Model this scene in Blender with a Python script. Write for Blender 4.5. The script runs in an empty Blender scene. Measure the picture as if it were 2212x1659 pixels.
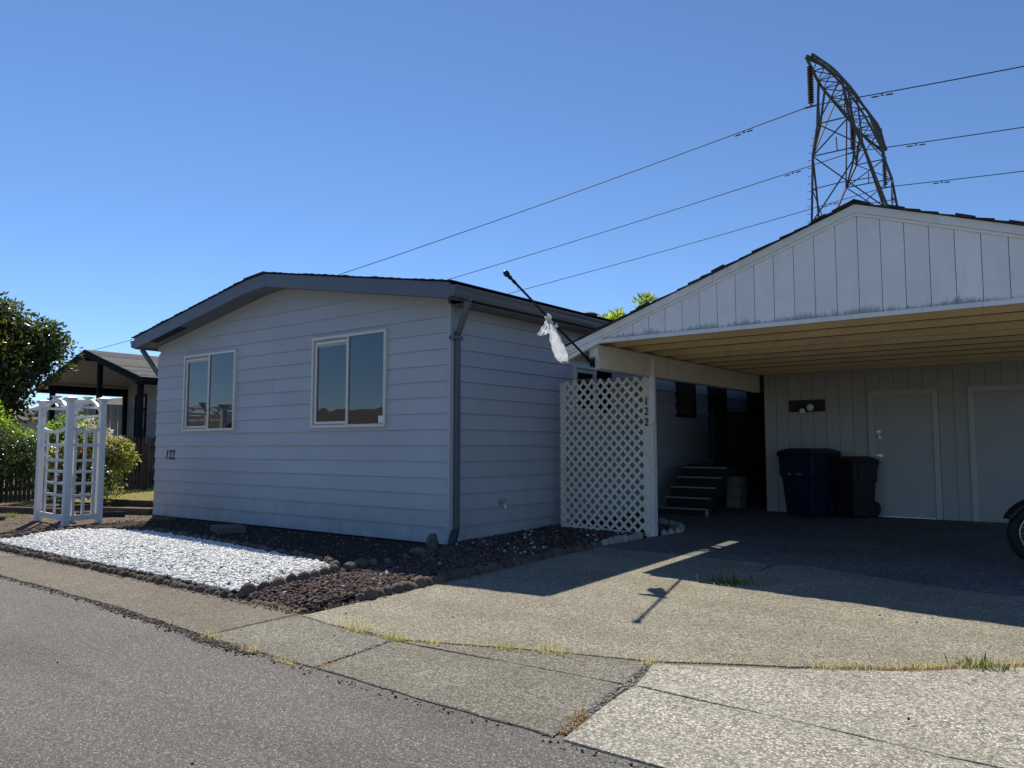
import bpy, bmesh, math, random
import numpy as np
from mathutils import Vector, Matrix
random.seed(7); rng = np.random.default_rng(7)
sc = bpy.context.scene
COL = sc.collection
R = math.radians

# ------------------------------------------------------------------ camera, sky, sun
cam = bpy.data.cameras.new('camera'); camo = bpy.data.objects.new('camera', cam); COL.objects.link(camo)
camo.location = (0, 0, 1.2)
camo.rotation_euler = (R(90) + math.atan(137.5 / 1695), 0, R(37.8))
cam.sensor_width = 36; cam.lens = 1695 / 2212 * 36; cam.clip_start = 0.05; cam.clip_end = 3000
sc.camera = camo
SUN_EL, SUN_AZ = R(49.5), R(59)            # azimuth from +Y towards -X
SD = Vector((-math.sin(SUN_AZ) * math.cos(SUN_EL), math.cos(SUN_AZ) * math.cos(SUN_EL), math.sin(SUN_EL)))
w = bpy.data.worlds.new('World'); sc.world = w; w.use_nodes = True
nt = w.node_tree; bg = nt.nodes['Background']
sky = nt.nodes.new('ShaderNodeTexSky'); sky.sky_type = 'NISHITA'; sky.sun_disc = False
sky.sun_elevation = SUN_EL; sky.sun_rotation = -SUN_AZ
sky.altitude = 2000; sky.air_density = 1.0; sky.dust_density = 0.0; sky.ozone_density = 8.0
nt.links.new(sky.outputs[0], bg.inputs[0]); bg.inputs[1].default_value = 0.103
sl = bpy.data.lights.new('sun', 'SUN'); sl.energy = 4.5; sl.angle = R(0.5); sl.color = (1, 0.94, 0.82)
so = bpy.data.objects.new('sun', sl); COL.objects.link(so)
so.rotation_euler = SD.to_track_quat('Z', 'Y').to_euler(); so.location = SD * 60
sc.view_settings.view_transform = 'Standard'; sc.view_settings.look = 'None'
sc.view_settings.gamma = 1; sc.view_settings.use_curve_mapping = False
sc.view_settings.exposure = 0.4
sc.cycles.use_denoising = True
sc.cycles.max_bounces = 6; sc.cycles.diffuse_bounces = 2; sc.cycles.transparent_max_bounces = 8

# ------------------------------------------------------------------ helpers
Y0, SL = 7.265, 0.022
def gz(x, y):                                # the ground rises gently from the road to the carport
    return SL * (min(max(y, -6.0), 18.0) - Y0)
OFF = {}
def off(o): return OFF.get(o.name, Vector((0, 0, 0)))
def link(o, parent=None):
    COL.objects.link(o)
    if parent is not None: o.parent = parent
    return o
def tag(o, label=None, cat=None, group=None, kind=None):
    if label: o['label'] = label
    if cat: o['category'] = cat
    if group: o['group'] = group
    if kind: o['kind'] = kind
    return o
def thing(name, loc, label, cat, group=None):
    o = bpy.data.objects.new(name, None); o.empty_display_size = 0.2
    COL.objects.link(o); o.location = loc; OFF[o.name] = Vector(loc)
    return tag(o, label, cat, group)

class MB:
    def __init__(s): s.v = []; s.f = []
    def add(s, vs, fs):
        n = len(s.v); s.v += [tuple(p) for p in vs]; s.f += [tuple(i + n for i in f) for f in fs]; return s
    def hexa(s, q):                          # 8 points: bottom ring 0-3, top ring 4-7
        return s.add(q, [(3, 2, 1, 0), (4, 5, 6, 7), (0, 1, 5, 4), (1, 2, 6, 5), (2, 3, 7, 6), (3, 0, 4, 7)])
    def box(s, a, b):
        (x0, y0, z0), (x1, y1, z1) = a, b
        return s.hexa([(x0, y0, z0), (x1, y0, z0), (x1, y1, z0), (x0, y1, z0), (x0, y0, z1), (x1, y0, z1), (x1, y1, z1), (x0, y1, z1)])
    def bar(s, p, q, w, h, up=(0, 0, 1)):
        p, q, up = Vector(p), Vector(q), Vector(up); d = (q - p).normalized()
        if abs(d.dot(up)) > 0.98: up = Vector((0, 1, 0)) if abs(d.y) < .9 else Vector((1, 0, 0))
        a = d.cross(up).normalized(); b = a.cross(d)
        a *= w / 2; b *= h / 2
        return s.hexa([p - a - b, p + a - b, q + a - b, q - a - b, p - a + b, p + a + b, q + a + b, q - a + b])
    def prism(s, poly, vec):
        n = len(poly); vec = Vector(vec); poly = [Vector(p) for p in poly]
        vs = poly + [p + vec for p in poly]
        fs = [tuple(range(n))[::-1], tuple(range(n, 2 * n))] + [(i, (i + 1) % n, n + (i + 1) % n, n + i) for i in range(n)]
        return s.add(vs, fs)
    def tube(s, pts, r, n=8, cap=True):
        pts = [Vector(p) for p in pts]; rs = r if isinstance(r, (list, tuple)) else [r] * len(pts)
        vs = []; up = None
        for i, p in enumerate(pts):
            d = (pts[min(i + 1, len(pts) - 1)] - pts[max(i - 1, 0)]).normalized()
            if up is None: up = Vector((0, 0, 1)) if abs(d.z) < .9 else Vector((1, 0, 0))
            a = d.cross(up).normalized(); b = a.cross(d).normalized(); up = b
            for k in range(n):
                t = 2 * math.pi * k / n; vs.append(p + a * math.cos(t) * rs[i] + b * math.sin(t) * rs[i])
        fs = []
        for i in range(len(pts) - 1):
            for k in range(n):
                k2 = (k + 1) % n; fs.append((i * n + k, i * n + k2, (i + 1) * n + k2, (i + 1) * n + k))
        if cap: fs += [tuple(range(n))[::-1], tuple(range((len(pts) - 1) * n, len(pts) * n))]
        return s.add(vs, fs)
    def lathe(s, prof, o=(0, 0, 0), axis=(0, 0, 1), n=16):
        o = Vector(o); m = Vector(axis).to_track_quat('Z', 'Y').to_matrix()
        vs = [o + m @ Vector((r * math.cos(2 * math.pi * k / n), r * math.sin(2 * math.pi * k / n), z)) for r, z in prof for k in range(n)]
        fs = [(i * n + k, i * n + (k + 1) % n, (i + 1) * n + (k + 1) % n, (i + 1) * n + k) for i in range(len(prof) - 1) for k in range(n)]
        fs += [tuple(range(n))[::-1], tuple(range((len(prof) - 1) * n, len(prof) * n))]
        return s.add(vs, fs)
    def torus(s, c, axis, R0, r, n=32, m=10, sq=1.0):
        c = Vector(c); q = Vector(axis).to_track_quat('Z', 'Y').to_matrix(); vs = []
        for i in range(n):
            t = 2 * math.pi * i / n
            for j in range(m):
                u = 2 * math.pi * j / m
                rr = R0 + r * math.cos(u); vs.append(c + q @ Vector((rr * math.cos(t), rr * math.sin(t), r * sq * math.sin(u))))
        fs = [(i * m + j, ((i + 1) % n) * m + j, ((i + 1) % n) * m + (j + 1) % m, i * m + (j + 1) % m) for i in range(n) for j in range(m)]
        return s.add(vs, fs)
    def build(s, name, mat, parent=None, smooth=False, bevel=0, at=None):
        me = bpy.data.meshes.new(name)
        o_ = off(parent) if parent is not None else Vector(at or (0, 0, 0))
        me.from_pydata([(p[0] - o_.x, p[1] - o_.y, p[2] - o_.z) for p in s.v], [], s.f); me.update()
        if mat is not None: me.materials.append(mat)
        o = bpy.data.objects.new(name, me); link(o, parent)
        if parent is None: o.location = o_
        else: pass
        OFF[o.name] = o_
        if smooth:
            me.polygons.foreach_set('use_smooth', [True] * len(me.polygons))
        if bevel:
            b = o.modifiers.new('bevel', 'BEVEL'); b.width = bevel; b.segments = 2; b.limit_method = 'ANGLE'; b.angle_limit = R(40)
        return o

def np_mesh(name, V, F, mat, parent=None, smooth=False, attr=None):
    """V (n,3) float, F (m,k) int, all faces alike"""
    me = bpy.data.meshes.new(name); m, k = F.shape
    me.vertices.add(len(V)); me.vertices.foreach_set('co', (V - np.array(off(parent) if parent is not None else (0, 0, 0))).astype(np.float32).ravel())
    me.loops.add(m * k); me.loops.foreach_set('vertex_index', F.astype(np.int32).ravel())
    me.polygons.add(m); me.polygons.foreach_set('loop_start', np.arange(0, m * k, k, dtype=np.int32))
    try: me.polygons.foreach_set('loop_total', np.full(m, k, np.int32))
    except Exception: pass
    if smooth: me.polygons.foreach_set('use_smooth', np.ones(m, bool))
    if attr is not None:
        a = me.attributes.new('shade', 'FLOAT', 'POINT'); a.data.foreach_set('value', attr.astype(np.float32))
    me.update(calc_edges=True); me.validate()
    if mat: me.materials.append(mat)
    o = bpy.data.objects.new(name, me); link(o, parent); OFF[o.name] = off(parent) if parent is not None else Vector((0, 0, 0))
    return o

def rand_rot(n, r):
    q = r.normal(size=(n, 4)); q /= np.linalg.norm(q, axis=1)[:, None]
    w_, x, y, z = q.T
    return np.stack([np.stack([1 - 2 * (y * y + z * z), 2 * (x * y - z * w_), 2 * (x * z + y * w_)], 1),
                     np.stack([2 * (x * y + z * w_), 1 - 2 * (x * x + z * z), 2 * (y * z - x * w_)], 1),
                     np.stack([2 * (x * z - y * w_), 2 * (y * z + x * w_), 1 - 2 * (x * x + y * y)], 1)], 1)
def ico():
    t = (1 + 5 ** .5) / 2
    v = np.array([(-1, t, 0), (1, t, 0), (-1, -t, 0), (1, -t, 0), (0, -1, t), (0, 1, t), (0, -1, -t), (0, 1, -t), (t, 0, -1), (t, 0, 1), (-t, 0, -1), (-t, 0, 1)], float)
    v /= np.linalg.norm(v[0])
    f = np.array([(0, 11, 5), (0, 5, 1), (0, 1, 7), (0, 7, 10), (0, 10, 11), (1, 5, 9), (5, 11, 4), (11, 10, 2), (10, 7, 6), (7, 1, 8), (3, 9, 4), (3, 4, 2), (3, 2, 6), (3, 6, 8), (3, 8, 9), (4, 9, 5), (2, 4, 11), (6, 2, 10), (8, 6, 7), (9, 8, 1)])
    return v, f
ICO_V, ICO_F = ico()
def pip(P, poly):
    x, y = P[:, 0], P[:, 1]; ins = np.zeros(len(P), bool); n = len(poly)
    for i in range(n):
        x0, y0 = poly[i]; x1, y1 = poly[(i + 1) % n]
        c = ((y0 > y) != (y1 > y)) & (x < (x1 - x0) * (y - y0) / ((y1 - y0) + 1e-12) + x0); ins ^= c
    return ins
def scatter(poly, n, r):
    a = np.array(poly); lo, hi = a.min(0), a.max(0); out = np.zeros((0, 2))
    while len(out) < n:
        p = lo + (hi - lo) * r.random((n * 2, 2)); out = np.concatenate([out, p[pip(p, poly)]])
    return out[:n]
def gzn(P): return SL * (np.clip(P[:, 1], -6, 18) - Y0)
def stones(name, P, zoff, size, mat, seed, flat=(.5, .8), jit=.16, parent=None, base=None):
    r = np.random.default_rng(seed); n = len(P)
    s = size[0] + (size[1] - size[0]) * r.random(n) ** 1.6
    V = ICO_V[None] * (1 + jit * r.normal(size=(n, 12, 1)))
    sc3 = np.stack([s, s * (.6 + .35 * r.random(n)), s * (flat[0] + (flat[1] - flat[0]) * r.random(n))], 1)
    V = V * sc3[:, None, :]
    V = np.einsum('nij,nvj->nvi', rand_rot(n, r), V)
    V[..., 2] *= .8
    V[..., 0] += P[:, 0, None]; V[..., 1] += P[:, 1, None]
    V[..., 2] += ((gzn(P) if base is None else base) + zoff + r.random(n) * s * .5)[:, None]
    F = (ICO_F[None] + 12 * np.arange(n)[:, None, None]).reshape(-1, 3)
    return np_mesh(name, V.reshape(-1, 3), F, mat, parent, attr=np.repeat(r.random(n), 12))
def blades(name, P, h, width, mat, seed, lean=.5, parent=None, zoff=0.0, base=None):
    """grass blades: P (n,2) roots; h (lo,hi)"""
    r = np.random.default_rng(seed); n = len(P); H = h[0] + (h[1] - h[0]) * r.random(n) ** 2.2
    a = r.random(n) * 6.283; th = np.minimum(1.45, (.12 + 1.0 * r.random(n)) * lean); d = np.stack([np.cos(a), np.sin(a)], 1); side = np.stack([-d[:, 1], d[:, 0]], 1) * (width * (.6 + .8 * r.random(n)))[:, None] / 2
    z = (gzn(P) if base is None else base) + zoff
    V = np.zeros((n, 5, 3))
    V[:, 0, :2] = P - side; V[:, 1, :2] = P + side; V[:, 0, 2] = V[:, 1, 2] = z
    t1 = th * .65; m = P + d * (H * .5 * np.sin(t1))[:, None]; V[:, 2, :2] = m + side * .8; V[:, 3, :2] = m - side * .8; V[:, 2, 2] = V[:, 3, 2] = z + H * .5 * np.cos(t1)
    t2 = np.minimum(1.9, th * 1.5); V[:, 4, :2] = m + d * (H * .5 * np.sin(t2))[:, None]; V[:, 4, 2] = np.maximum(z + .002, z + H * .5 * np.cos(t1) + H * .5 * np.cos(t2))
    T = np.array([(0, 1, 2), (0, 2, 3), (3, 2, 4)])
    F = (T[None] + 5 * np.arange(n)[:, None, None]).reshape(-1, 3)
    return np_mesh(name, V.reshape(-1, 3), F, mat, parent, attr=np.repeat(r.random(n), 5))
def foliage(name, blobs, n, size, mat, seed, parent=None, ratio=.42, clump=.2, nclump=120, shell=.55, droop=.3):
    """leaf-sized folded faces in clumps through a crown made of ellipsoids [(centre, radii)]"""
    r = np.random.default_rng(seed)
    vol = np.array([b[1][0] * b[1][1] * b[1][2] for b in blobs]) ** .8; vol /= vol.sum()
    idx = r.choice(len(blobs), nclump, p=vol); C = np.array([b[0] for b in blobs])[idx]; Rr = np.array([b[1] for b in blobs])[idx]
    u = r.normal(size=(nclump, 3)); u /= np.linalg.norm(u, axis=1)[:, None]
    cc = C + u * Rr * (shell + (1 - shell) * r.random((nclump, 1)))
    cs = clump * (.6 + .8 * r.random(nclump)); k = r.integers(0, nclump, n)
    q = r.normal(size=(n, 3)); ql = np.linalg.norm(q, axis=1)[:, None]; q = q / ql * np.minimum(ql, 1.75); p = cc[k] + q * cs[k][:, None] * .6
    ax = q / (np.linalg.norm(q, axis=1)[:, None] + 1e-6) + r.normal(size=(n, 3)) * .6; ax[:, 2] -= droop
    ax /= np.linalg.norm(ax, axis=1)[:, None]
    sd = np.cross(ax, r.normal(size=(n, 3))); sd /= np.linalg.norm(sd, axis=1)[:, None]; nm = np.cross(ax, sd)
    L = size * (.6 + .8 * r.random(n))[:, None]; W = L * ratio
    V = np.stack([p, p + ax * L * .5 + sd * W * .5 + nm * W * .14, p + ax * L - nm * L * .1, p + ax * L * .5 - sd * W * .5 + nm * W * .14], 1)
    T = np.array([(0, 1, 2), (0, 2, 3)]); F = (T[None] + 4 * np.arange(n)[:, None, None]).reshape(-1, 3)
    return np_mesh(name, V.reshape(-1, 3), F, mat, parent, attr=np.repeat(r.random(n), 4))

# ------------------------------------------------------------------ materials
def nmat(name):
    m = bpy.data.materials.new(name); m.use_nodes = True; t = m.node_tree
    return m, t, t.nodes['Principled BSDF']
def N(t, typ, **kw):
    n = t.nodes.new(typ)
    for k, v in kw.items():
        if k.startswith('i_'):
            key = k[2:]; n.inputs[int(key) if key.isdigit() else key.replace('_', ' ')].default_value = v
        else: setattr(n, k, v)
    return n
def pos(t, scale=(1, 1, 1)):
    g = N(t, 'ShaderNodeNewGeometry'); mp = N(t, 'ShaderNodeMapping'); mp.inputs['Scale'].default_value = scale
    t.links.new(g.outputs['Position'], mp.inputs[0]); return mp.outputs[0]
def noise(t, vec, scale, detail=4, rough=.6):
    n = N(t, 'ShaderNodeTexNoise'); n.inputs['Scale'].default_value = scale; n.inputs['Detail'].default_value = detail; n.inputs['Roughness'].default_value = rough
    t.links.new(vec, n.inputs['Vector']); return n.outputs['Fac']
def ramp(t, fac, stops):
    n = N(t, 'ShaderNodeValToRGB'); e = n.color_ramp.elements
    while len(e) < len(stops): e.new(.5)
    for i, (p, c) in enumerate(stops):
        e[i].position = p; e[i].color = (c, c, c, 1) if isinstance(c, (int, float)) else (*c, 1)
    t.links.new(fac, n.inputs[0]); return n.outputs[0]
def mix(t, fac, a, b, mode='MIX'):
    n = N(t, 'ShaderNodeMix', data_type='RGBA', blend_type=mode)
    if isinstance(fac, (int, float)): n.inputs[0].default_value = fac
    else: t.links.new(fac, n.inputs[0])
    for k, s_ in ((6, a), (7, b)):
        if isinstance(s_, (tuple, list)): n.inputs[k].default_value = (*s_[:3], 1)
        else: t.links.new(s_, n.inputs[k])
    return n.outputs[2]
def mmath(t, op, a, b):
    n = N(t, 'ShaderNodeMath', operation=op)
    for k, s_ in ((0, a), (1, b)):
        if isinstance(s_, (int, float)): n.inputs[k].default_value = s_
        else: t.links.new(s_, n.inputs[k])
    return n.outputs[0]
def bump(t, b, h, strength, dist=.01):
    n = N(t, 'ShaderNodeBump'); n.inputs['Strength'].default_value = strength; n.inputs['Distance'].default_value = dist
    t.links.new(h, n.inputs['Height']); t.links.new(n.outputs[0], b.inputs['Normal'])
def mul(c, k): return tuple(x * k for x in c)
def paint(name, col, rough=.55, var=.12, scale=2.5, grain=None, gscale=60, bstr=.15, dirt=None, dirt_amt=.25, obj_var=.05, metal=0, spec=.4):
    """painted or plain surface: broad mottling, fine grain, per-piece tone"""
    m, t, b = nmat(name); p = pos(t)
    n1 = noise(t, p, scale, 5); c = mix(t, ramp(t, n1, [(.3, 0.0), (.7, 1.0)]), mul(col, 1 - var), mul(col, 1 + var * .6))
    if obj_var:
        oi = N(t, 'ShaderNodeObjectInfo'); v = mmath(t, 'MULTIPLY_ADD', oi.outputs['Random'], obj_var * 2)
        v.node.inputs[2].default_value = 1 - obj_var
        hs = N(t, 'ShaderNodeHueSaturation'); t.links.new(v, hs.inputs['Value']); t.links.new(c, hs.inputs['Color']); c = hs.outputs[0]
    g = pos(t, grain or (1, 1, 1)); n2 = noise(t, g, gscale, 4, .7)
    if dirt:
        n3 = noise(t, pos(t, (1, 1, .35)), 6, 6, .75); c = mix(t, mmath(t, 'MULTIPLY', ramp(t, n3, [(.52, 0.0), (.75, 1.0)]), dirt_amt), c, dirt)
    t.links.new(c, b.inputs['Base Color']); b.inputs['Roughness'].default_value = rough; b.inputs['Metallic'].default_value = metal
    b.inputs['Specular IOR Level'].default_value = spec
    if bstr: bump(t, b, n2, bstr, .004)
    return m
def concrete(name, base, pebble, stain, s=62, contrast=.5, warm=None):
    m, t, b = nmat(name); p = pos(t)
    v = N(t, 'ShaderNodeTexVoronoi'); v.inputs['Scale'].default_value = s; t.links.new(p, v.inputs['Vector'])
    sep = N(t, 'ShaderNodeSeparateColor'); t.links.new(v.outputs['Color'], sep.inputs[0])
    peb = ramp(t, sep.outputs[0], [(0.0, mul(base, 1 - contrast)), (.45, base), (.8, pebble), (1.0, mul(pebble, 1.35))])
    edge = ramp(t, v.outputs['Distance'], [(.35, 1.0), (.75, .62)])
    c = mix(t, 1.0, peb, edge, 'MULTIPLY')
    v2 = N(t, 'ShaderNodeTexVoronoi'); v2.inputs['Scale'].default_value = s * .37; t.links.new(p, v2.inputs['Vector'])
    sep2 = N(t, 'ShaderNodeSeparateColor'); t.links.new(v2.outputs['Color'], sep2.inputs[0])
    c = mix(t, .15, c, ramp(t, sep2.outputs[1], [(0, mul(base, .7)), (1, mul(pebble, 1.1))]))
    v3 = N(t, 'ShaderNodeTexVoronoi'); v3.inputs['Scale'].default_value = s * .72; t.links.new(p, v3.inputs['Vector'])
    sep3 = N(t, 'ShaderNodeSeparateColor'); t.links.new(v3.outputs['Color'], sep3.inputs[0])
    c = mix(t, mmath(t, 'MULTIPLY', ramp(t, sep3.outputs[2], [(.80, 0.0), (.9, .75)]), ramp(t, v3.outputs['Distance'], [(.25, 1.0), (.5, 0.0)])), c, mul(pebble, 1.75))
    n1 = noise(t, p, .9, 7, .65); c = mix(t, ramp(t, n1, [(.36, .62), (.62, 0.0)]), c, stain, 'MULTIPLY')
    n2 = noise(t, p, 4.5, 6, .7); c = mix(t, ramp(t, n2, [(.3, .3), (.6, 0.0)]), c, stain, 'MULTIPLY')
    n4 = noise(t, p, 2.2, 3, .5); c = mix(t, mmath(t, 'MULTIPLY', ramp(t, n4, [(.66, 0.0), (.78, 1.0)]), .35), c, mul(pebble, 1.25))
    t.links.new(c, b.inputs['Base Color']); b.inputs['Roughness'].default_value = .9; b.inputs['Specular IOR Level'].default_value = .25
    h = mmath(t, 'ADD', v.outputs['Distance'], noise(t, p, 160, 2)); bump(t, b, h, .55, .006)
    return m
def stone_mat(name, a, b_, c_=None, rough=.85, bs=40):
    m, t, b = nmat(name); at = N(t, 'ShaderNodeAttribute', attribute_name='shade')
    st = [(0, a), (.6, b_)] + ([(1, c_)] if c_ else [])
    col = ramp(t, at.outputs['Fac'], st); n1 = noise(t, pos(t), bs, 4)
    col = mix(t, .35, col, ramp(t, n1, [(.3, .45), (.7, 1.25)]), 'MULTIPLY')
    t.links.new(col, b.inputs['Base Color']); b.inputs['Roughness'].default_value = rough; bump(t, b, n1, .4, .004)
    return m
def leaf_mat(name, a, b_, c_, trans=.45, rough=.4):
    m = bpy.data.materials.new(name); m.use_nodes = True; t = m.node_tree; b = t.nodes['Principled BSDF']
    at = N(t, 'ShaderNodeAttribute', attribute_name='shade'); col = ramp(t, at.outputs['Fac'], [(0, a), (.6, b_), (1, c_)])
    t.links.new(col, b.inputs['Base Color']); b.inputs['Roughness'].default_value = rough; b.inputs['Specular IOR Level'].default_value = .45
    tr = N(t, 'ShaderNodeBsdfTranslucent'); hs = N(t, 'ShaderNodeHueSaturation'); hs.inputs['Value'].default_value = 2.1; hs.inputs['Saturation'].default_value = 1.1
    t.links.new(col, hs.inputs['Color']); t.links.new(hs.outputs[0], tr.inputs[0])
    mx = N(t, 'ShaderNodeMixShader'); mx.inputs[0].default_value = trans
    t.links.new(b.outputs[0], mx.inputs[1]); t.links.new(tr.outputs[0], mx.inputs[2])
    t.links.new(mx.outputs[0], t.nodes['Material Output'].inputs[0]); return m
def glass_mat(name, base=(.012, .016, .02), ior=1.95, wav=.02, rough=.015):
    m, t, b = nmat(name); b.inputs['Base Color'].default_value = (*base, 1); b.inputs['Roughness'].default_value = rough
    b.inputs['IOR'].default_value = ior; b.inputs['Specular IOR Level'].default_value = .5
    if wav: bump(t, b, noise(t, pos(t), 1.6, 2), wav, .1)
    return m

BLUE = (.43, .455, .48)
M = dict(
    siding=paint('blue_gray_paint', BLUE, .5, .06, 1.3, (1, 1, 8), 40, .12, mul(BLUE, .8), .2, .035),
    trim=paint('slate_blue_trim_paint', (.12, .135, .165), .45, .08, 2, bstr=.08, obj_var=.03),
    gutter=paint('slate_gutter_metal', (.12, .13, .15), .35, .06, 3, bstr=.03, obj_var=.02),
    vent=paint('dark_vent_screen', (.015, .016, .018), .8),
    white_frame=paint('almond_window_vinyl', (.66, .63, .57), .4, .05, bstr=.04),
    pane=glass_mat('window_glass'),
    blind=paint('window_paper_white', (.8, .8, .82), .8, .03),
    digit=paint('black_digit_metal', (.012, .012, .013), .4, bstr=0),
    shingle=paint('dark_asphalt_shingle', (.045, .043, .042), .95, .3, 9, gscale=220, bstr=.8, obj_var=.25),
    shingle_gray=paint('gray_asphalt_shingle', (.14, .135, .13), .95, .35, 12, (1, 1, 1), 60, .8, (.07, .07, .07), .5, .18),
    white=paint('weathered_white_paint', (.82, .81, .79), .6, .07, 3, (9, 9, .8), 30, .22, (.33, .35, .36), .35, .04),
    white_trim=paint('white_trim_paint', (.78, .76, .71), .55, .07, 4, bstr=.15, dirt=(.3, .29, .25), dirt_amt=.3),
    cream=paint('cream_ceiling_paint', (.76, .61, .36), .7, .12, 3, (.6, 8, 8), 25, .25, (.3, .22, .12), .3, .05),
    lattice=paint('lattice_white_paint', (.80, .73, .58), .65, .08, 6, bstr=.15, dirt=(.35, .33, .28), dirt_amt=.25),
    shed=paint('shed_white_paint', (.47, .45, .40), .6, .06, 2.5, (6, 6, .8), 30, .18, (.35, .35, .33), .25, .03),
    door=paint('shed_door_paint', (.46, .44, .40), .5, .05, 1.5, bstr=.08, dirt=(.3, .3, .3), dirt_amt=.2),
    steel=paint('brushed_hardware_metal', (.55, .54, .52), .35, .1, 10, bstr=.05, metal=.9),
    black=paint('black_satin_metal', (.012, .012, .013), .4, .2, 8, bstr=.05),
    bulb=paint('frosted_bulb_glass', (.75, .75, .75), .15, .05, bstr=0),
    brown=paint('dark_brown_board', (.05, .042, .034), .7, .2, 5, bstr=.2),
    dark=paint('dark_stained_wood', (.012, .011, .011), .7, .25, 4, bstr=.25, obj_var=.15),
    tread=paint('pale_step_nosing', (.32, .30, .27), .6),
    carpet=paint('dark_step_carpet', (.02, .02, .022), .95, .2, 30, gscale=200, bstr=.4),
    blk=paint('pale_concrete_block', (.20, .19, .165), .95, .15, 8, gscale=80, bstr=.5),
    binblue=paint('dark_blue_plastic', (.006, .008, .034), .45, .1, 4, bstr=.05),
    binblack=paint('charcoal_plastic', (.009, .009, .013), .5, .1, 4, bstr=.05),
    rubber=paint('black_rubber', (.014, .014, .014), .75, .15, 12, bstr=.15),
    chrome=paint('chrome_steel', (.35, .35, .36), .25, .04, bstr=0, metal=1),
    cloth=None,
    galv=paint('weathered_galvanised_steel', (.095, .10, .10), .7, .15, 1.5, bstr=.05, obj_var=.2, spec=.25),
    insul=paint('dark_brown_porcelain', (.02, .012, .01), .15, .05, bstr=0, spec=.8),
    wire=paint('dark_conductor_wire', (.02, .022, .028), .6, bstr=0),
    vinyl=paint('white_vinyl', (.74, .74, .74), .35, .03, 2, bstr=.03, obj_var=.02),
    fence=paint('dark_brown_fence_stain', (.050, .037, .029), .85, .3, 4, (14, 14, 1), 12, .4, (.1, .08, .06), .4, .3),
    timber=paint('old_brown_timber', (.085, .055, .04), .9, .3, 4, (3, 3, 9), 14, .4, obj_var=.2),
    navy=paint('near_black_trim_paint', (.010, .013, .018), .8, .1, 3, bstr=.05, spec=.15),
    stucco=paint('gray_ceiling_paint', (.56, .55, .52), .8, .06, 3, bstr=.1),
    nwall=paint('pale_gray_siding_paint', (.46, .49, .50), .6, .05, 2, bstr=.1),
    curtain=paint('white_vertical_blind', (.84, .84, .80), .7, .05, bstr=.05, obj_var=.1),
    roofbrown=paint('brown_weathered_shingle', (.10, .082, .068), .95, .3, 10, gscale=90, bstr=.6, obj_var=.1),
    tan=paint('tan_wall_paint', (.42, .38, .32), .7, .06),
    casing=paint('door_casing_paint', (.55, .52, .46), .55, .05, 3, bstr=.1),
    paver=paint('gray_paver', (.13, .12, .105), .9, .15, 8, gscale=90, bstr=.5),
    asphalt=None,
    white_stone=stone_mat('white_marble_chips', (.72, .71, .67), (.87, .855, .81), (.91, .895, .85), .7, 30),
    lava=stone_mat('red_brown_lava_rock', (.05, .032, .029), (.10, .062, .052), (.21, .14, .11), .95, 90),
    edging=paint('brown_concrete_edging', (.135, .098, .076), .95, .28, 7, gscale=70, bstr=.6, dirt=(.06, .045, .035), dirt_amt=.6, obj_var=.28),
    edging_pale=paint('pale_concrete_edging', (.36, .34, .31), .95, .2, 7, gscale=70, bstr=.5, obj_var=.15),
    rock=paint('gray_field_rock', (.105, .098, .082), .9, .35, 12, gscale=60, bstr=.7, dirt=(.3, .29, .24), dirt_amt=.5, obj_var=.25),
    chip=stone_mat('bark_and_grit', (.055, .04, .03), (.13, .10, .075), (.30, .24, .18), .95, 60),
    pebble=stone_mat('pale_pebble', (.4, .38, .33), (.6, .58, .54), (.75, .73, .7), .8, 40),
    dirtbit=stone_mat('dark_debris', (.012, .01, .009), (.03, .025, .02), (.05, .045, .04), .95, 60),
    rubble=stone_mat('broken_concrete_grit', (.14, .12, .09), (.34, .31, .25), (.58, .55, .47), .95, 60),
    straw=leaf_mat('dry_straw_grass', (.42, .34, .14), (.52, .46, .22), (.62, .56, .34), .25, .6),
    rust_grass=leaf_mat('rusty_dead_grass', (.25, .12, .04), (.42, .26, .09), (.5, .38, .18), .2, .7),
    green_grass=leaf_mat('green_weed_leaf', (.06, .09, .025), (.12, .16, .04), (.3, .3, .1), .35, .5),
    yel_grass=leaf_mat('yellow_green_grass', (.22, .22, .05), (.40, .36, .12), (.55, .5, .22), .3, .6),
    magnolia=leaf_mat('glossy_dark_leaf', (.022, .034, .010), (.055, .075, .018), (.17, .15, .03), .35, .25),
    hedge=leaf_mat('small_dark_leaf', (.02, .035, .012), (.06, .085, .03), (.15, .17, .07), .35, .28),
    bright=leaf_mat('bright_green_leaf', (.07, .13, .015), (.14, .22, .03), (.26, .32, .06), .55, .45),
    hydr=leaf_mat('shrub_leaf', (.08, .105, .02), (.19, .215, .045), (.34, .31, .09), .55, .45),
    bloom=leaf_mat('faded_cream_bloom', (.42, .33, .27), (.58, .5, .42), (.7, .64, .55), .3, .8),
    pink=leaf_mat('pink_bloom', (.5, .12, .12), (.62, .22, .2), (.7, .4, .35), .3, .6),
    whitebloom=leaf_mat('white_bloom', (.7, .68, .6), (.8, .78, .7), (.85, .84, .78), .3, .5),
    yellow_leaf=leaf_mat('yellow_green_leaf', (.12, .17, .03), (.22, .28, .05), (.36, .38, .08), .5, .4),
    bark=paint('gray_brown_bark', (.07, .055, .042), .95, .3, 6, (5, 5, 1), 20, .7, obj_var=.1),
)
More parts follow.
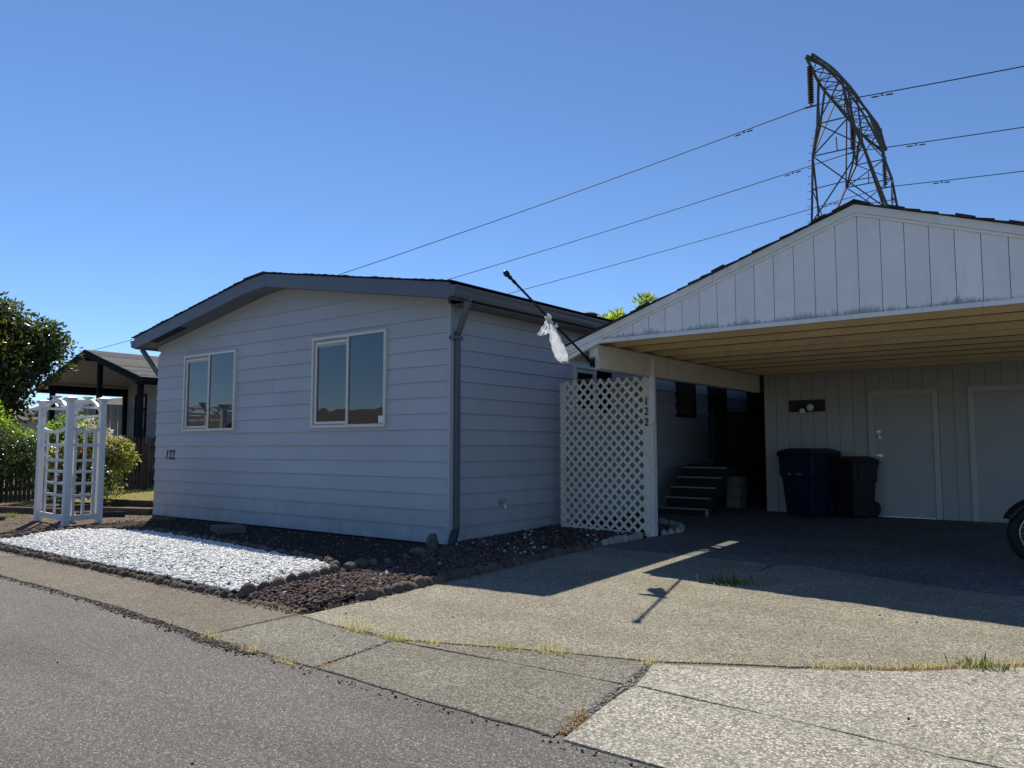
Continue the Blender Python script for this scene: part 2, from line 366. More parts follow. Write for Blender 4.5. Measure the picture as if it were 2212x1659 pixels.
# white gable boards with mildew creeping up from the bottom edge
def gable_mat():
    m = paint('mildewed_white_gable_paint', (.82, .81, .79), .6, .05, 3, (9, 9, .8), 30, .22, (.46, .48, .49), .3, .03)
    t = m.node_tree; b = t.nodes['Principled BSDF']; src = b.inputs['Base Color'].links[0].from_socket
    g = N(t, 'ShaderNodeNewGeometry'); sx = N(t, 'ShaderNodeSeparateXYZ'); t.links.new(g.outputs['Position'], sx.inputs[0])
    patch = noise(t, pos(t, (1, 1, .2)), 2.3, 3); streak = noise(t, pos(t, (1, 1, .12)), 38, 5, .8); fine = noise(t, pos(t, (1, 1, .5)), 70, 4, .8)
    h = N(t, 'ShaderNodeMapRange'); h.inputs[1].default_value = 2.46; h.inputs[2].default_value = 2.70; h.inputs[3].default_value = 1; h.inputs[4].default_value = 0; t.links.new(sx.outputs[2], h.inputs[0])
    v = mmath(t, 'ADD', mmath(t, 'MULTIPLY', h.outputs[0], .62), mmath(t, 'ADD', mmath(t, 'MULTIPLY', streak, .42), mmath(t, 'ADD', mmath(t, 'MULTIPLY', patch, .55), mmath(t, 'MULTIPLY', fine, .25))))
    msk = ramp(t, v, [(.0, 0.0), (.60, 0.0), (.70, 1.0)]); msk.node.color_ramp.elements[0].position = 0
    k = mmath(t, 'MULTIPLY', ramp(t, mmath(t, 'MULTIPLY', v, .8), [(.88, 0.0), (.97, .62)]), 1.0)
    t.links.new(mix(t, k, src, (.14, .15, .15)), b.inputs['Base Color']); return m
M['gable'] = gable_mat()
M['backing'] = paint('gray_groove_backing', (.22, .22, .22), .8, .1, 6, obj_var=0)
# road splash and dust near the foot of the lap siding
def siding_mat():
    m = paint('blue_gray_lap_siding_paint', BLUE, .5, .07, .8, (1, 1, 8), 40, .12, mul(BLUE, .72), .25, .045); t = m.node_tree; b = t.nodes['Principled BSDF']
    src = b.inputs['Base Color'].links[0].from_socket; g = N(t, 'ShaderNodeNewGeometry'); sx = N(t, 'ShaderNodeSeparateXYZ'); t.links.new(g.outputs['Position'], sx.inputs[0])
    h = N(t, 'ShaderNodeMapRange'); h.inputs[1].default_value = .0; h.inputs[2].default_value = .55; h.inputs[3].default_value = .55; h.inputs[4].default_value = 0; t.links.new(sx.outputs[2], h.inputs[0])
    k = mmath(t, 'MULTIPLY', h.outputs[0], ramp(t, noise(t, pos(t, (1, 1, .6)), 5, 6, .75), [(.35, 0.0), (.7, 1.0)]))
    spots = noise(t, pos(t), 3.1, 2); k2 = ramp(t, spots, [(.74, 0.0), (.78, .16)])
    c = mix(t, k, src, (.20, .17, .14)); c = mix(t, k2, c, (.22, .23, .25)); t.links.new(c, b.inputs['Base Color']); return m
M['siding'] = siding_mat()
M['seam'] = paint('joist_shade_paint', (.10, .075, .045), .8, .3, 8, obj_var=0)  # dark brown standing in for the shade line between joists
# asphalt
def asphalt():
    m, t, b = nmat('worn_gray_asphalt'); p = pos(t)
    v = N(t, 'ShaderNodeTexVoronoi'); v.inputs['Scale'].default_value = 165; t.links.new(p, v.inputs['Vector'])
    sep = N(t, 'ShaderNodeSeparateColor'); t.links.new(v.outputs['Color'], sep.inputs[0])
    c = ramp(t, sep.outputs[0], [(0, (.068, .062, .056)), (.5, (.15, .137, .124)), (.9, (.225, .208, .186)), (1, (.50, .47, .43))])
    n1 = noise(t, p, .7, 6); c = mix(t, ramp(t, n1, [(.35, .35), (.65, 0.0)]), c, (.62, .6, .6), 'MULTIPLY')
    n3 = noise(t, p, 5, 5, .7); c = mix(t, ramp(t, n3, [(.55, 0.0), (.8, .3)]), c, (.2, .18, .165))
    n5 = noise(t, pos(t, (.25, 1.6, 1)), 1.1, 4, .6); c = mix(t, ramp(t, n5, [(.48, 0.0), (.66, .45)]), c, (.60, .57, .55), 'MULTIPLY')
    t.links.new(c, b.inputs['Base Color']); b.inputs['Roughness'].default_value = .85; b.inputs['Specular IOR Level'].default_value = .3
    bump(t, b, mmath(t, 'ADD', v.outputs['Distance'], noise(t, p, 240, 2)), .7, .006); return m
M['asphalt'] = asphalt()
M['drive'] = concrete('light_aggregate_concrete', (.265, .238, .18), (.42, .388, .30), (.70, .68, .66), 105)
M['apron'] = concrete('dark_aggregate_concrete', (.175, .163, .133), (.325, .305, .25), (.74, .72, .70), 110, .35)
M['apron_light'] = concrete('pale_aggregate_concrete', (.32, .30, .25), (.54, .51, .43), (.84, .82, .79), 95, .5)
M['strip'] = concrete('brown_aggregate_concrete', (.17, .147, .118), (.30, .265, .215), (.66, .61, .56), 115, .3)
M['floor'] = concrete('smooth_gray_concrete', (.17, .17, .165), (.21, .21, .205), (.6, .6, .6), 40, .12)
def soil(name, a, b_, c_):
    m, t, b = nmat(name); p = pos(t); n1 = noise(t, p, 18, 8, .75); n2 = noise(t, p, 1.3, 4)
    c = ramp(t, n1, [(.32, a), (.52, b_), (.7, c_)]); c = mix(t, ramp(t, n2, [(.35, .5), (.65, 0.0)]), c, (.6, .58, .55), 'MULTIPLY')
    t.links.new(c, b.inputs['Base Color']); b.inputs['Roughness'].default_value = .95; b.inputs['Specular IOR Level'].default_value = .15
    bump(t, b, n1, .9, .03); return m
M['soil'] = soil('dark_garden_soil', (.028, .021, .017), (.055, .042, .033), (.10, .08, .062))
M['bed'] = soil('brown_dry_bed_soil', (.085, .062, .046), (.17, .128, .096), (.32, .25, .18))
M['ground'] = soil('dry_yard_ground', (.08, .065, .04), (.16, .13, .075), (.26, .22, .13))
M['lawn'] = soil('dry_lawn_soil', (.16, .14, .06), (.27, .235, .10), (.4, .35, .17))
def cloth_mat():
    m = leaf_mat('white_cotton_cloth', (.74, .75, .76), (.76, .77, .78), (.78, .79, .8), .35, 1.0); m.node_tree.nodes['Principled BSDF'].inputs['Specular IOR Level'].default_value = 0; return m
M['cloth'] = cloth_mat()
# ================================================================== GROUND AND PAVING
def sheet(name, poly, mat, z, nx=1, kind='structure', parent=None):
    """flat sheet following the slope; poly corners, cut at the slope breaks"""
    mb = MB(); mb.v = [(x, y, gz(x, y) + z) for x, y in poly]; mb.f = [tuple(range(len(poly)))]
    o = mb.build(name, mat, parent)
    if kind and parent is None: o['kind'] = kind
    return o
mb = MB(); xs = [-900, -200, -60, 20, 200, 900]; ys = [-900, -200, -40, -6, 0, 7, 12, 18, 60, 250, 900]
for y in ys:
    for x in xs: mb.v.append((x, y, gz(x, y) - .07))
for j in range(len(ys) - 1):
    for i in range(len(xs) - 1):
        a = j * len(xs) + i; mb.f.append((a, a + 1, a + 1 + len(xs), a + len(xs)))
tag(mb.build('ground', M['ground']), kind='structure', label='dry bare ground around the houses', cat='ground')

def road_edge(x):
    P = [(-60, 3.5), (-9.04, 3.2), (-6.78, 3.17), (-5.08, 3.07), (-3.76, 3.02), (-1.5, 2.97), (12, 2.85)]
    for (a, b), (c, d) in zip(P, P[1:]):
        if a <= x <= c: return b + (d - b) * (x - a) / (c - a)
    return 2.9
mb = MB(); rx = [-60, -30, -14, -9, -7, -5, -4, -3, -2, -1, 0, 2, 6, 12]
mb.v = [(x, -5.0, gz(x, -5)) for x in rx] + [(x, road_edge(x) + .05, gz(x, road_edge(x))) for x in rx]; n = len(rx)
mb.f = [(i, i + 1, n + i + 1, n + i) for i in range(n - 1)]
tag(mb.build('road', M['asphalt']), 'gray worn asphalt street in front of the lots', 'road', kind='structure')

def slab(poly, mat, parent, top=.009, th=.12, wob=.006, seg=.16, seed=1):
    r = random.Random(seed); P = []
    for i, a in enumerate(poly):
        b = poly[(i + 1) % len(poly)]; L = math.hypot(b[0] - a[0], b[1] - a[1]); k = max(1, min(60, int(L / seg)))
        for j in range(k):
            t = j / k; P.append((a[0] + (b[0] - a[0]) * t + r.uniform(-wob, wob), a[1] + (b[1] - a[1]) * t + r.uniform(-wob, wob)))
    n = len(P); mb = MB()
    cx = sum(p[0] for p in P) / n; cy = sum(p[1] for p in P) / n
    ins = [(x + (cx - x) * .006 / (math.hypot(cx - x, cy - y) + 1e-6) * 1.5, y + (cy - y) * .006 / (math.hypot(cx - x, cy - y) + 1e-6) * 1.5) for x, y in P]
    mb.v = [(x, y, gz(x, y) + top) for x, y in ins] + [(x, y, gz(x, y) + top - .004) for x, y in P] + [(x, y, gz(x, y) + top - th) for x, y in P]
    mb.f = [tuple(range(n))] + [(k * n + i, (k + 1) * n + i, (k + 1) * n + (i + 1) % n, k * n + (i + 1) % n) for k in (0, 1) for i in range(n)]
    return mb.build('concrete_slab', mat, parent)
paved = thing('driveway', (-2, 6, gz(0, 6)), 'concrete driveway and gutter strip with weedy joints', 'driveway'); paved['kind'] = 'structure'
sheet('joint_soil', [(-40, 3.5), (-16, 3.36), (-9, 3.25), (-5, 3.12), (-3.7, 3.07), (-1.5, 3.03), (12, 2.93), (12, 8.2), (-5.0, 8.2), (-5.0, 3.9), (-40, 3.9)], paint('pale_joint_dirt', (.15, .125, .095), .95, .35, 12), .002, parent=paved)
g_ = .012
re = road_edge
slab([(-40, 3.42), (-16, re(-16)), (-10.6, re(-10.6)), (-10.3, 3.88), (-16, 3.92), (-40, 4.1)], M['strip'], paved, seed=2)
slab([(-10.56, re(-10.56)), (-9, re(-9)), (-6.78, re(-6.78)), (-5.06, re(-5.06)), (-5.05, 3.84), (-6.2, 3.88), (-10.26, 3.88)], M['strip'], paved, wob=.012, seed=3)
slab([(-5.02, re(-5.02)), (-3.825, re(-3.83)), (-3.885, 3.70), (-4.62, 3.74), (-4.97, 3.80), (-5.02, 3.6)], M['apron'], paved, wob=.010, seed=4)
slab([(-3.795, re(-3.79)), (-2.085, re(-2.08)), (-2.14, 3.45), (-2.18, 3.79), (-3.86, 3.70)], M['apron'], paved, wob=.010, seed=5)
slab([(-3.84, 3.715), (-2.19, 3.80), (-2.275, 4.22), (-2.83, 4.07), (-3.27, 3.92)], M['apron'], paved, wob=.006, seed=6)
slab([(-2.02, re(-2)), (-1.5, re(-1.5)), (8, 2.88), (8, 3.72), (-.63, 3.735), (-1.53, 3.785), (-2.12, 3.80), (-2.10, 3.45)], M['apron_light'], paved, wob=.008, seed=7)
slab([(-2.12, 3.815), (-1.53, 3.80), (-.63, 3.75), (8, 3.735), (8, 6.2), (2, 6.15), (.6, 5.95), (-.5, 5.37), (-1.04, 4.89), (-1.58, 4.56), (-2.23, 4.22)], M['apron_light'], paved, wob=.006, seed=8)
slab([(-4.98, 3.82), (-4.62, 3.77), (-3.86, 3.76), (-3.27, 3.96), (-2.83, 4.11), (-2.28, 4.26), (-1.58, 4.62), (-1.04, 4.96), (-.5, 5.44), (.6, 6.02), (2, 6.22), (8, 6.27), (8, 7.5), (-.9, 7.52), (-1.81, 7.78), (-2.59, 8.10), (-2.82, 7.95), (-2.84, 7.32), (-2.87, 7.95), (-3.4, 8.0), (-4.98, 8.1)], M['drive'], paved, wob=.004, seed=9)
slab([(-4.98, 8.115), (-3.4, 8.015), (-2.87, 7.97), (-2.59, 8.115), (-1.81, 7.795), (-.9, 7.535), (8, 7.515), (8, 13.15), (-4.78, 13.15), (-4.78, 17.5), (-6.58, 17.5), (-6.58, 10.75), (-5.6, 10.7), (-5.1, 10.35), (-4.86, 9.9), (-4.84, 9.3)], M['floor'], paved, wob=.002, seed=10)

# planting beds
def sst(a, b, x): t = min(max((x - a) / (b - a), 0), 1); return t * t * (3 - 2 * t)
def zb(x, y):
    """the planted beds sit a hand's breadth higher than the strip and driveway"""
    g = gz(x, y); k = sst(-6.3, -5.85, x); tgt = .03 * (1 - k) + .0 * k
    if y > 6.8: tgt += (.006 - tgt) * sst(6.8, 7.25, y)
    tgt = max(tgt, g + .02) if y > 7.3 else tgt
    r_ = sst(3.8, 4.75, y) * (1 - sst(-12.2, -13.4, x) if x < -12.2 else 1)
    return g + .035 * sst(3.86, 3.98, y) * (1 - r_) * (0 if x < -12.4 else 1) + (tgt - g) * r_
def zbn(P): return np.array([zb(x, y) for x, y in P])
mb = MB(); nx_, ny_ = 58, 44; gx = np.linspace(-12.9, -5.05, nx_); gy = np.linspace(3.89, 7.32, ny_)
mb.v = [(x, y, zb(x, y) - .012) for y in gy for x in gx]; mb.f = [(j * nx_ + i, j * nx_ + i + 1, (j + 1) * nx_ + i + 1, (j + 1) * nx_ + i) for j in range(ny_ - 1) for i in range(nx_ - 1)]
n0 = len(mb.v); gx2 = np.linspace(-6.64, -4.9, 12); gy2 = np.linspace(7.32, 10.75, 30)
mb.v += [(min(x, -5.05 + .16 * sst(9.2, 9.8, y) - .75 * sst(9.9, 10.7, y)), y, zb(x, y) - .012) for y in gy2 for x in gx2]; mb.f += [(n0 + j * 12 + i, n0 + j * 12 + i + 1, n0 + (j + 1) * 12 + i + 1, n0 + (j + 1) * 12 + i) for j in range(29) for i in range(11)]
tag(mb.build('soil_bed', M['soil']), 'raised bed of dark bare soil round the blue house', 'soil bed', kind='structure')
sheet('garden_bed', [(-40, 3.9), (-12.85, 3.95), (-12.85, 7.3), (-13.72, 7.3), (-13.72, 9.2), (-16.4, 8.75), (-17.0, 7.8), (-19.5, 6.8), (-40, 7.5)], M['bed'], .0)
sheet('lawn', [(-19.4, 7.5), (-17.0, 7.9), (-16.4, 8.8), (-13.72, 9.3), (-13.72, 14), (-20.8, 14)], M['lawn'], .02)
GRAV = [(-11.75, 4.03), (-11.55, 4.35), (-11.74, 4.7), (-11.78, 5.1), (-11.5, 5.38), (-10.75, 5.62), (-9.55, 5.56), (-8.5, 5.44), (-7.45, 5.33), (-6.5, 5.21), (-6.1, 5.03), (-6.01, 4.6), (-6.0, 4.2), (-6.02, 3.95), (-7.6, 3.97), (-9.4, 3.99)]
P = scatter(GRAV, 20000, rng)
tag(stones('white_gravel', P, .010, (.010, .026), M['white_stone'], 11, base=zbn(P)), 'crushed white marble gravel filling the low front bed', 'gravel', kind='stuff')
LAVA = [(-5.9, 3.93), (-5.6, 3.87), (-5.06, 3.88), (-5.04, 5.6), (-5.0, 9.2), (-4.93, 9.9), (-5.2, 10.35), (-5.7, 10.65), (-6.6, 10.7), (-6.6, 7.2), (-6.3, 6.75), (-6.1, 6.2), (-6.02, 5.4), (-5.92, 4.5)]
P = scatter(LAVA, 15000, rng); P = P[(P[:, 1] < 7.6) | (rng.random(len(P)) < .45)]
tag(stones('lava_rock', P, -.002, (.012, .030), M['lava'], 12, base=zbn(P)), 'red brown lava rock mulch beside the driveway', 'mulch', kind='stuff')
P = np.concatenate([scatter([(-13.7, 5.9), (-6.2, 5.5), (-6.2, 6.9), (-13.7, 7.25)], 1200, rng), scatter([(-20, 4.2), (-12.2, 4.1), (-12.2, 5.8), (-13.7, 7.2), (-13.7, 9.0), (-16.4, 8.7), (-19, 7)], 9500, rng)])
tag(stones('bark_litter', P, -.008, (.006, .022), M['chip'], 13, (.3, .6), base=zbn(P)), 'bark crumbs and grit on the bare beds', 'bark', kind='stuff')
P = np.concatenate([scatter([(-6.5, 6.9), (-5.1, 6.9), (-5.1, 9.2), (-6.5, 9.2)], 34, rng), scatter([(-5.9, 4.0), (-5.1, 4.0), (-5.1, 6.2), (-5.9, 6.2)], 14, rng)])
tag(stones('white_pebbles', P, .014, (.012, .03), M['pebble'], 14, base=zbn(P)), 'stray white pebbles lying on the red lava rock', 'pebbles', kind='stuff')
P = np.concatenate([scatter([(-5, 3.2), (4, 3.2), (4, 6.5), (-4.8, 6.5)], 60, rng), scatter([(-8, .5), (1, .5), (1, 3), (-8, 3)], 26, rng)])
tag(stones('driveway_debris', P, .033, (.004, .011), M['dirtbit'], 15), 'small dark pebbles and seed pods on the concrete', 'debris', kind='stuff')
# loose grit in the broken joints
def along(pts, n, wid, r):
    out = []
    for _ in range(n):
        i = int(r.integers(0, len(pts) - 1)); t = r.random(); a, b = pts[i], pts[i + 1]
        out.append((a[0] + (b[0] - a[0]) * t + r.normal() * wid, a[1] + (b[1] - a[1]) * t + r.normal() * wid))
    return np.array(out)
JC = [(-2.065, 3.05), (-2.13, 3.45), (-2.17, 3.8), (-2.27, 4.2)]
P = np.concatenate([along(JC, 620, .017, rng), along([(-3.82, 3.05), (-3.86, 3.4), (-3.9, 3.68)], 260, .010, rng), along([(-9, 3.24), (-6.8, 3.2), (-5.1, 3.1), (-4.4, 3.04)], 900, .022, rng), along([(-1.6, 4.6), (-1.05, 4.94)], 260, .03, rng), along([(-1.0, 4.72), (-.8, 4.75)], 70, .09, rng)])
tag(stones('joint_rubble', P, .003, (.004, .011), M['rubble'], 16), 'crumbled concrete grit in the broken joints', 'rubble', kind='stuff')

RE = [(-9.5, 3.19), (-6.8, 3.145), (-5.1, 3.05), (-4.4, 2.99)]
P = np.concatenate([along(RE, 1500, .03, rng), along([(-6.6, 3.13), (-5.1, 3.04), (-4.7, 3.0)], 900, .035, rng), along([(-4.4, 2.99), (-2.1, 2.93), (0, 2.9)], 160, .02, rng)])
tag(stones('street_edge_grit', P, .0, (.004, .012), M['chip'], 17), 'crumbled dirt and grit gathered along the street edge', 'grit', kind='stuff')
P = np.concatenate([along([(-6.0, 3.84), (-5.1, 3.83), (-5.0, 4.4), (-4.99, 5.6), (-4.98, 6.4)], 1300, .03, rng), along([(-11.5, 3.87), (-6.0, 3.84)], 900, .025, rng)])
tag(stones('bed_edge_dirt', P, .006, (.004, .013), M['chip'], 18), 'loose dirt crumbs spilled along the bed edges', 'dirt', kind='stuff')
# stone edging rows
def edging_row(name, label, pts, step, size, mat, seed, z=0.0, tilt=.12, zf=gz):
    r = random.Random(seed); root = thing(name, (pts[0][0], pts[0][1], gz(*pts[0])), label, 'edging', 'garden edging rows')
    protos = []
    for v in range(4):
        mb = MB(); vs = ICO_V * 1.0; q = random.Random(seed * 10 + v)
        # rounded scallop: a dome with a flat back, subdivided once
        prof = [(1.0, -1.0), (1.0, -.1), (.93, .3), (.74, .66), (.42, .92), (.02, 1.0)]
        mb.lathe(prof, n=9)
        mb.v = [((x * (1 + q.uniform(-.1, .1))) * size[0] / 2, y * (1 + q.uniform(-.1, .1)) * size[1] / 2, zz * (1 + q.uniform(-.1, .1)) * size[2]) for x, y, zz in mb.v]
        me = bpy.data.meshes.new('edging_stone'); me.from_pydata(mb.v, [], mb.f); me.materials.append(mat)
        me.polygons.foreach_set('use_smooth', [True] * len(me.polygons)); protos.append(me)
    for (a, b) in zip(pts, pts[1:]):
        L = math.hypot(b[0] - a[0], b[1] - a[1]); k = max(1, round(L / step)); ang = math.atan2(b[1] - a[1], b[0] - a[0])
        for j in range(k):
            t = (j + .5) / k; x = a[0] + (b[0] - a[0]) * t + r.gauss(0, .008); y = a[1] + (b[1] - a[1]) * t + r.gauss(0, .008)
            o = bpy.data.objects.new('edging_stone', r.choice(protos)); link(o, root)
            o.location = Vector((x, y, zf(x, y) + z + r.uniform(-.012, .006))) - off(root)
            o.rotation_euler = (r.gauss(0, tilt), r.gauss(0, tilt), ang + r.gauss(0, .12)); k_ = r.uniform(.88, 1.14); o.scale = (k_, k_, k_ * r.uniform(.85, 1.1))
    return root
edging_row('stone_edging', 'brown scalloped edging along the back of the white gravel', [(-11.5, 5.44), (-10.75, 5.68), (-9.55, 5.62), (-8.5, 5.50), (-7.45, 5.39), (-6.5, 5.27), (-6.1, 5.10)], .105, (.115, .08, .06), M['edging'], 21, .0, zf=zb)
edging_row('stone_edging', 'brown scalloped edging curving round the far left end of the white gravel', [(-11.8, 4.04), (-11.62, 4.37), (-11.8, 4.72), (-11.85, 5.12), (-11.55, 5.42)], .125, (.14, .09, .065), M['edging'], 22, .0, zf=zb)
edging_row('stone_edging', 'low dark edging between the white gravel and the street strip', [(-13.5, 3.94), (-9.4, 3.92), (-7.5, 3.90), (-5.98, 3.89)], .075, (.095, .085, .062), M['edging'], 23, .0, tilt=.3)
edging_row('stone_edging', 'rounded dark edging between the white gravel and the red lava rock', [(-5.97, 3.95), (-5.95, 4.25), (-5.97, 4.65), (-6.06, 5.06)], .13, (.145, .10, .075), M['edging'], 24, .0, zf=zb)
edging_row('stone_edging', 'brown chunky edging along the sunlit driveway side', [(-5.04, 4.4), (-5.03, 5.2), (-5.03, 5.8), (-5.02, 6.3)], .105, (.135, .125, .085), M['edging'], 25, .0, tilt=.3)
edging_row('stone_edging', 'crumbled low edging stones at the street corner of the red lava bed', [(-5.75, 3.9), (-5.1, 3.88), (-5.05, 4.4)], .075, (.10, .09, .038), M['edging'], 29, -.008, tilt=.5)
edging_row('stone_edging', 'shaded dark edging along the driveway beside the house', [(-5.02, 6.35), (-5.01, 8.2)], .12, (.14, .12, .075), M['edging'], 26, .004, tilt=.2)
edging_row('stone_edging', 'pale curved concrete edging round the bed under the lattice screen', [(-5.01, 8.25), (-4.99, 9.15)], .12, (.14, .10, .075), M['edging_pale'], 27, .01)
edging_row('stone_edging', 'pale edging curving behind the carport post', [(-4.85, 9.45), (-4.78, 9.85), (-4.95, 10.25), (-5.5, 10.66)], .12, (.13, .10, .075), M['edging_pale'], 28, .01)

def rock(name, label, c, s, mat, seed, group=None):
    r = np.random.default_rng(seed); v, f = ICO_V, ICO_F
    # one subdivision
    vs = [tuple(p) for p in v]; cache = {}; F = []
    def mid(a, b):
        k = (min(a, b), max(a, b))
        if k not in cache:
            m = (np.array(vs[a]) + np.array(vs[b])) / 2; m /= np.linalg.norm(m); vs.append(tuple(m)); cache[k] = len(vs) - 1
        return cache[k]
    for a, b, c_ in f:
        x, y, z = mid(a, b), mid(b, c_), mid(c_, a); F += [(a, x, z), (b, y, x), (c_, z, y), (x, y, z)]
    mb = MB(); mb.v = [(c[0] + p[0] * s[0] * k, c[1] + p[1] * s[1] * k, c[2] + p[2] * s[2] * k) for p, k in zip(vs, 1 + .1 * r.normal(size=len(vs)))]; mb.f = F
    return tag(mb.build(name, mat, at=(c[0], c[1], c[2] - s[2]), smooth=False), label, 'rock', group)
rock('rock', 'upright gray rock leaning by the blue house corner', (-6.36, 6.70, .10), (.085, .07, .125), M['rock'], 31)
rock('rock', 'pale lichen covered flat rock beside the upright corner rock', (-6.24, 6.36, .045), (.12, .08, .055), M['rock'], 32)
for i, (x, y, s) in enumerate([(-6.0, 5.17, .07), (-6.04, 5.34, .072), (-6.05, 5.50, .058), (-6.05, 5.70, .042), (-6.12, 6.02, .045)]):
    rock('rock', ['round tan cobble nearest the corner of the white gravel', 'largest round gray cobble second from the white gravel corner', 'brown cobble third in the row behind the lava rock', 'small shaded cobble fourth in the row behind the lava rock', 'shaded cobble nearest the flat pale rock'][i], (x, y, zb(x, y) + s * .45), (s, s * .9, s * .85), M['rock'], 40 + i, 'cobbles between lava rock and bare soil')
q_ = [(-10.3, 6.28), (-9.84, 6.12), (-9.72, 6.48), (-10.18, 6.64)]; mb = MB(); mb.hexa([(x, y, .015) for x, y in q_] + [(x, y, .105) for x, y in q_])
tag(mb.build('paver', M['paver'], at=(-10.0, 6.4, .015), bevel=.008), 'flat gray concrete paver lying in the shaded soil below the windows', 'paver')

# ================================================================== BLUE HOUSE
XL, XR, YW = -13.72, -6.62, 7.265
TOP = [(-13.84, 3.16), (-10.45, 3.755), (-9.97, 3.795), (-6.26, 3.185)]
def topz(x):
    if x <= TOP[0][0]: return TOP[0][1]
    for (a, b), (c, d) in zip(TOP, TOP[1:]):
        if x <= c: return b + (d - b) * (x - a) / (c - a)
    return TOP[-1][1]
house = thing('blue_house', (-10.1, 7.3, 0), 'single storey blue gray house with lap siding and a low gable', 'house')
YB = 21.0; EX = .203; WT = .175
# core behind the boards
mb = MB()
core = [(XL + .03, -.05), (XR - .03, -.05), (XR - .03, topz(XR) - WT - .02), (-9.97, topz(-9.97) - WT - .02), (-10.45, topz(-10.45) - WT - .02), (XL + .03, topz(XL) - WT - .02)]
mb.prism([(x, YW + .02, z) for x, z in core], (0, YB - YW - .04, 0)); mb.build('wall', M['siding'], house)
def xlim(z):
    """span of the gable wall at height z"""
    xs_ = np.linspace(XL, XR, 800); ok = [x for x in xs_ if topz(x) - WT >= z]
    return (ok[0], ok[-1]) if ok else None
WINS = [(-12.80, -11.245, 1.475, 2.785), (-9.30, -7.735, 1.48, 2.795)]
SEAM = -10.24
def board_front(k, x0, x1, z0, z1, cl0=None, cl1=None):
    a0, a1 = (x0, x1) if cl0 is None else cl0; b0, b1 = (x0, x1) if cl1 is None else cl1
    MB().hexa([(a0, YW - .026, z0), (a1, YW - .026, z0), (a1, YW + .012, z0), (a0, YW + .012, z0), (b0, YW - .003, z1), (b1, YW - .003, z1), (b1, YW + .012, z1), (b0, YW + .012, z1)]).build('siding_board', M['siding'], house)
k = 0
while True:
    z0 = .012 + EX * k; z1 = z0 + EX + .008
    lim0 = xlim(z0)
    if lim0 is None or lim0[1] - lim0[0] < .3: break
    lim1 = xlim(z1) or ((-10.2, -10.0)); full = (XL - .018 if z0 < 2.95 else lim0[0], XR + .004 if z0 < 3.0 else lim0[1])
    cuts = [full[0], full[1]]; seams = []
    if k == 0: seams = [-8.93]
    elif k == 1: seams = [-10.12]
    elif k in (2, 8): seams = []
    elif k >= 3: seams = [SEAM + (.01 if k % 2 else -.005)]
    spans = [(full[0], full[1])]
    for wx0, wx1, wz0, wz1 in WINS:
        if z0 > wz0 - .02 and z1 < wz1 + .03:
            spans = [s for a, b in spans for s in ([(a, min(b, wx0 + .02)), (max(a, wx1 - .02), b)] if a < wx0 and b > wx1 else [(a, b)])]
    out = []
    for a, b in spans:
        c = [a] + [s for s in seams if a + .05 < s < b - .05] + [b]
        out += [(c[i] + (.0015 if i else 0), c[i + 1] - (.0015 if i + 2 < len(c) else 0)) for i in range(len(c) - 1)]
    for a, b in out:
        if z1 > 2.98:
            A0, B0 = max(a, lim0[0]), min(b, lim0[1]); A1, B1 = max(a, lim1[0]), min(b, lim1[1])
            if B0 - A0 < .05: continue
            if A1 > B1: A1 = B1 = min(max((A0 + B0) / 2, lim1[0]), lim1[1])
            board_front(k, a, b, z0, z1, (A0, B0), (A1, B1))
        else: board_front(k, a, b, z0, z1)
    k += 1
# side wall boards (right side, along the driveway)
SW = [(10.03, 11.22, 1.72, 2.47), (13.57, 14.36, 1.79, 2.46), (15.0, 15.95, .95, 2.98)]
for k in range(15):
    z0 = .012 + EX * k; z1 = min(z0 + EX + .008, 3.02)
    spans = [(YW + .035, YB)]
    for y0, y1, wz0, wz1 in SW:
        if z0 > wz0 - .05 and z1 < wz1 + .08: spans = [s for a, b in spans for s in ([(a, y0 + .02), (y1 - .02, b)] if a < y0 and b > y1 else [(a, b)])]
    seams = [7.86] if k == 0 else [12.3 + (k % 3) * .01]
    for a, b in spans:
        c = [a] + [s for s in seams if a + .05 < s < b - .05] + [b]
        for i in range(len(c) - 1):
            y0, y1 = c[i] + (.0015 if i else 0), c[i + 1]
            MB().hexa([(XR + .026, y0, z0), (XR + .026, y1, z0), (XR - .012, y1, z0), (XR - .012, y0, z0), (XR + .003, y0, z1), (XR + .003, y1, z1), (XR - .012, y1, z1), (XR - .012, y0, z1)]).build('siding_board', M['siding'], house)
# left side boards (edge on)
for k in range(15):
    z0 = .012 + EX * k; z1 = min(z0 + EX + .008, 3.02)
    MB().hexa([(XL - .026, YW + .02, z0), (XL - .026, YB, z0), (XL + .012, YB, z0), (XL + .012, YW + .02, z0), (XL - .003, YW + .02, z1), (XL - .003, YB, z1), (XL + .012, YB, z1), (XL + .012, YW + .02, z1)]).build('siding_board', M['siding'], house)
MB().box((XR - .012, YW - .034, .0), (XR + .034, YW + .034, 3.01)).build('corner_trim', M['siding'], house)
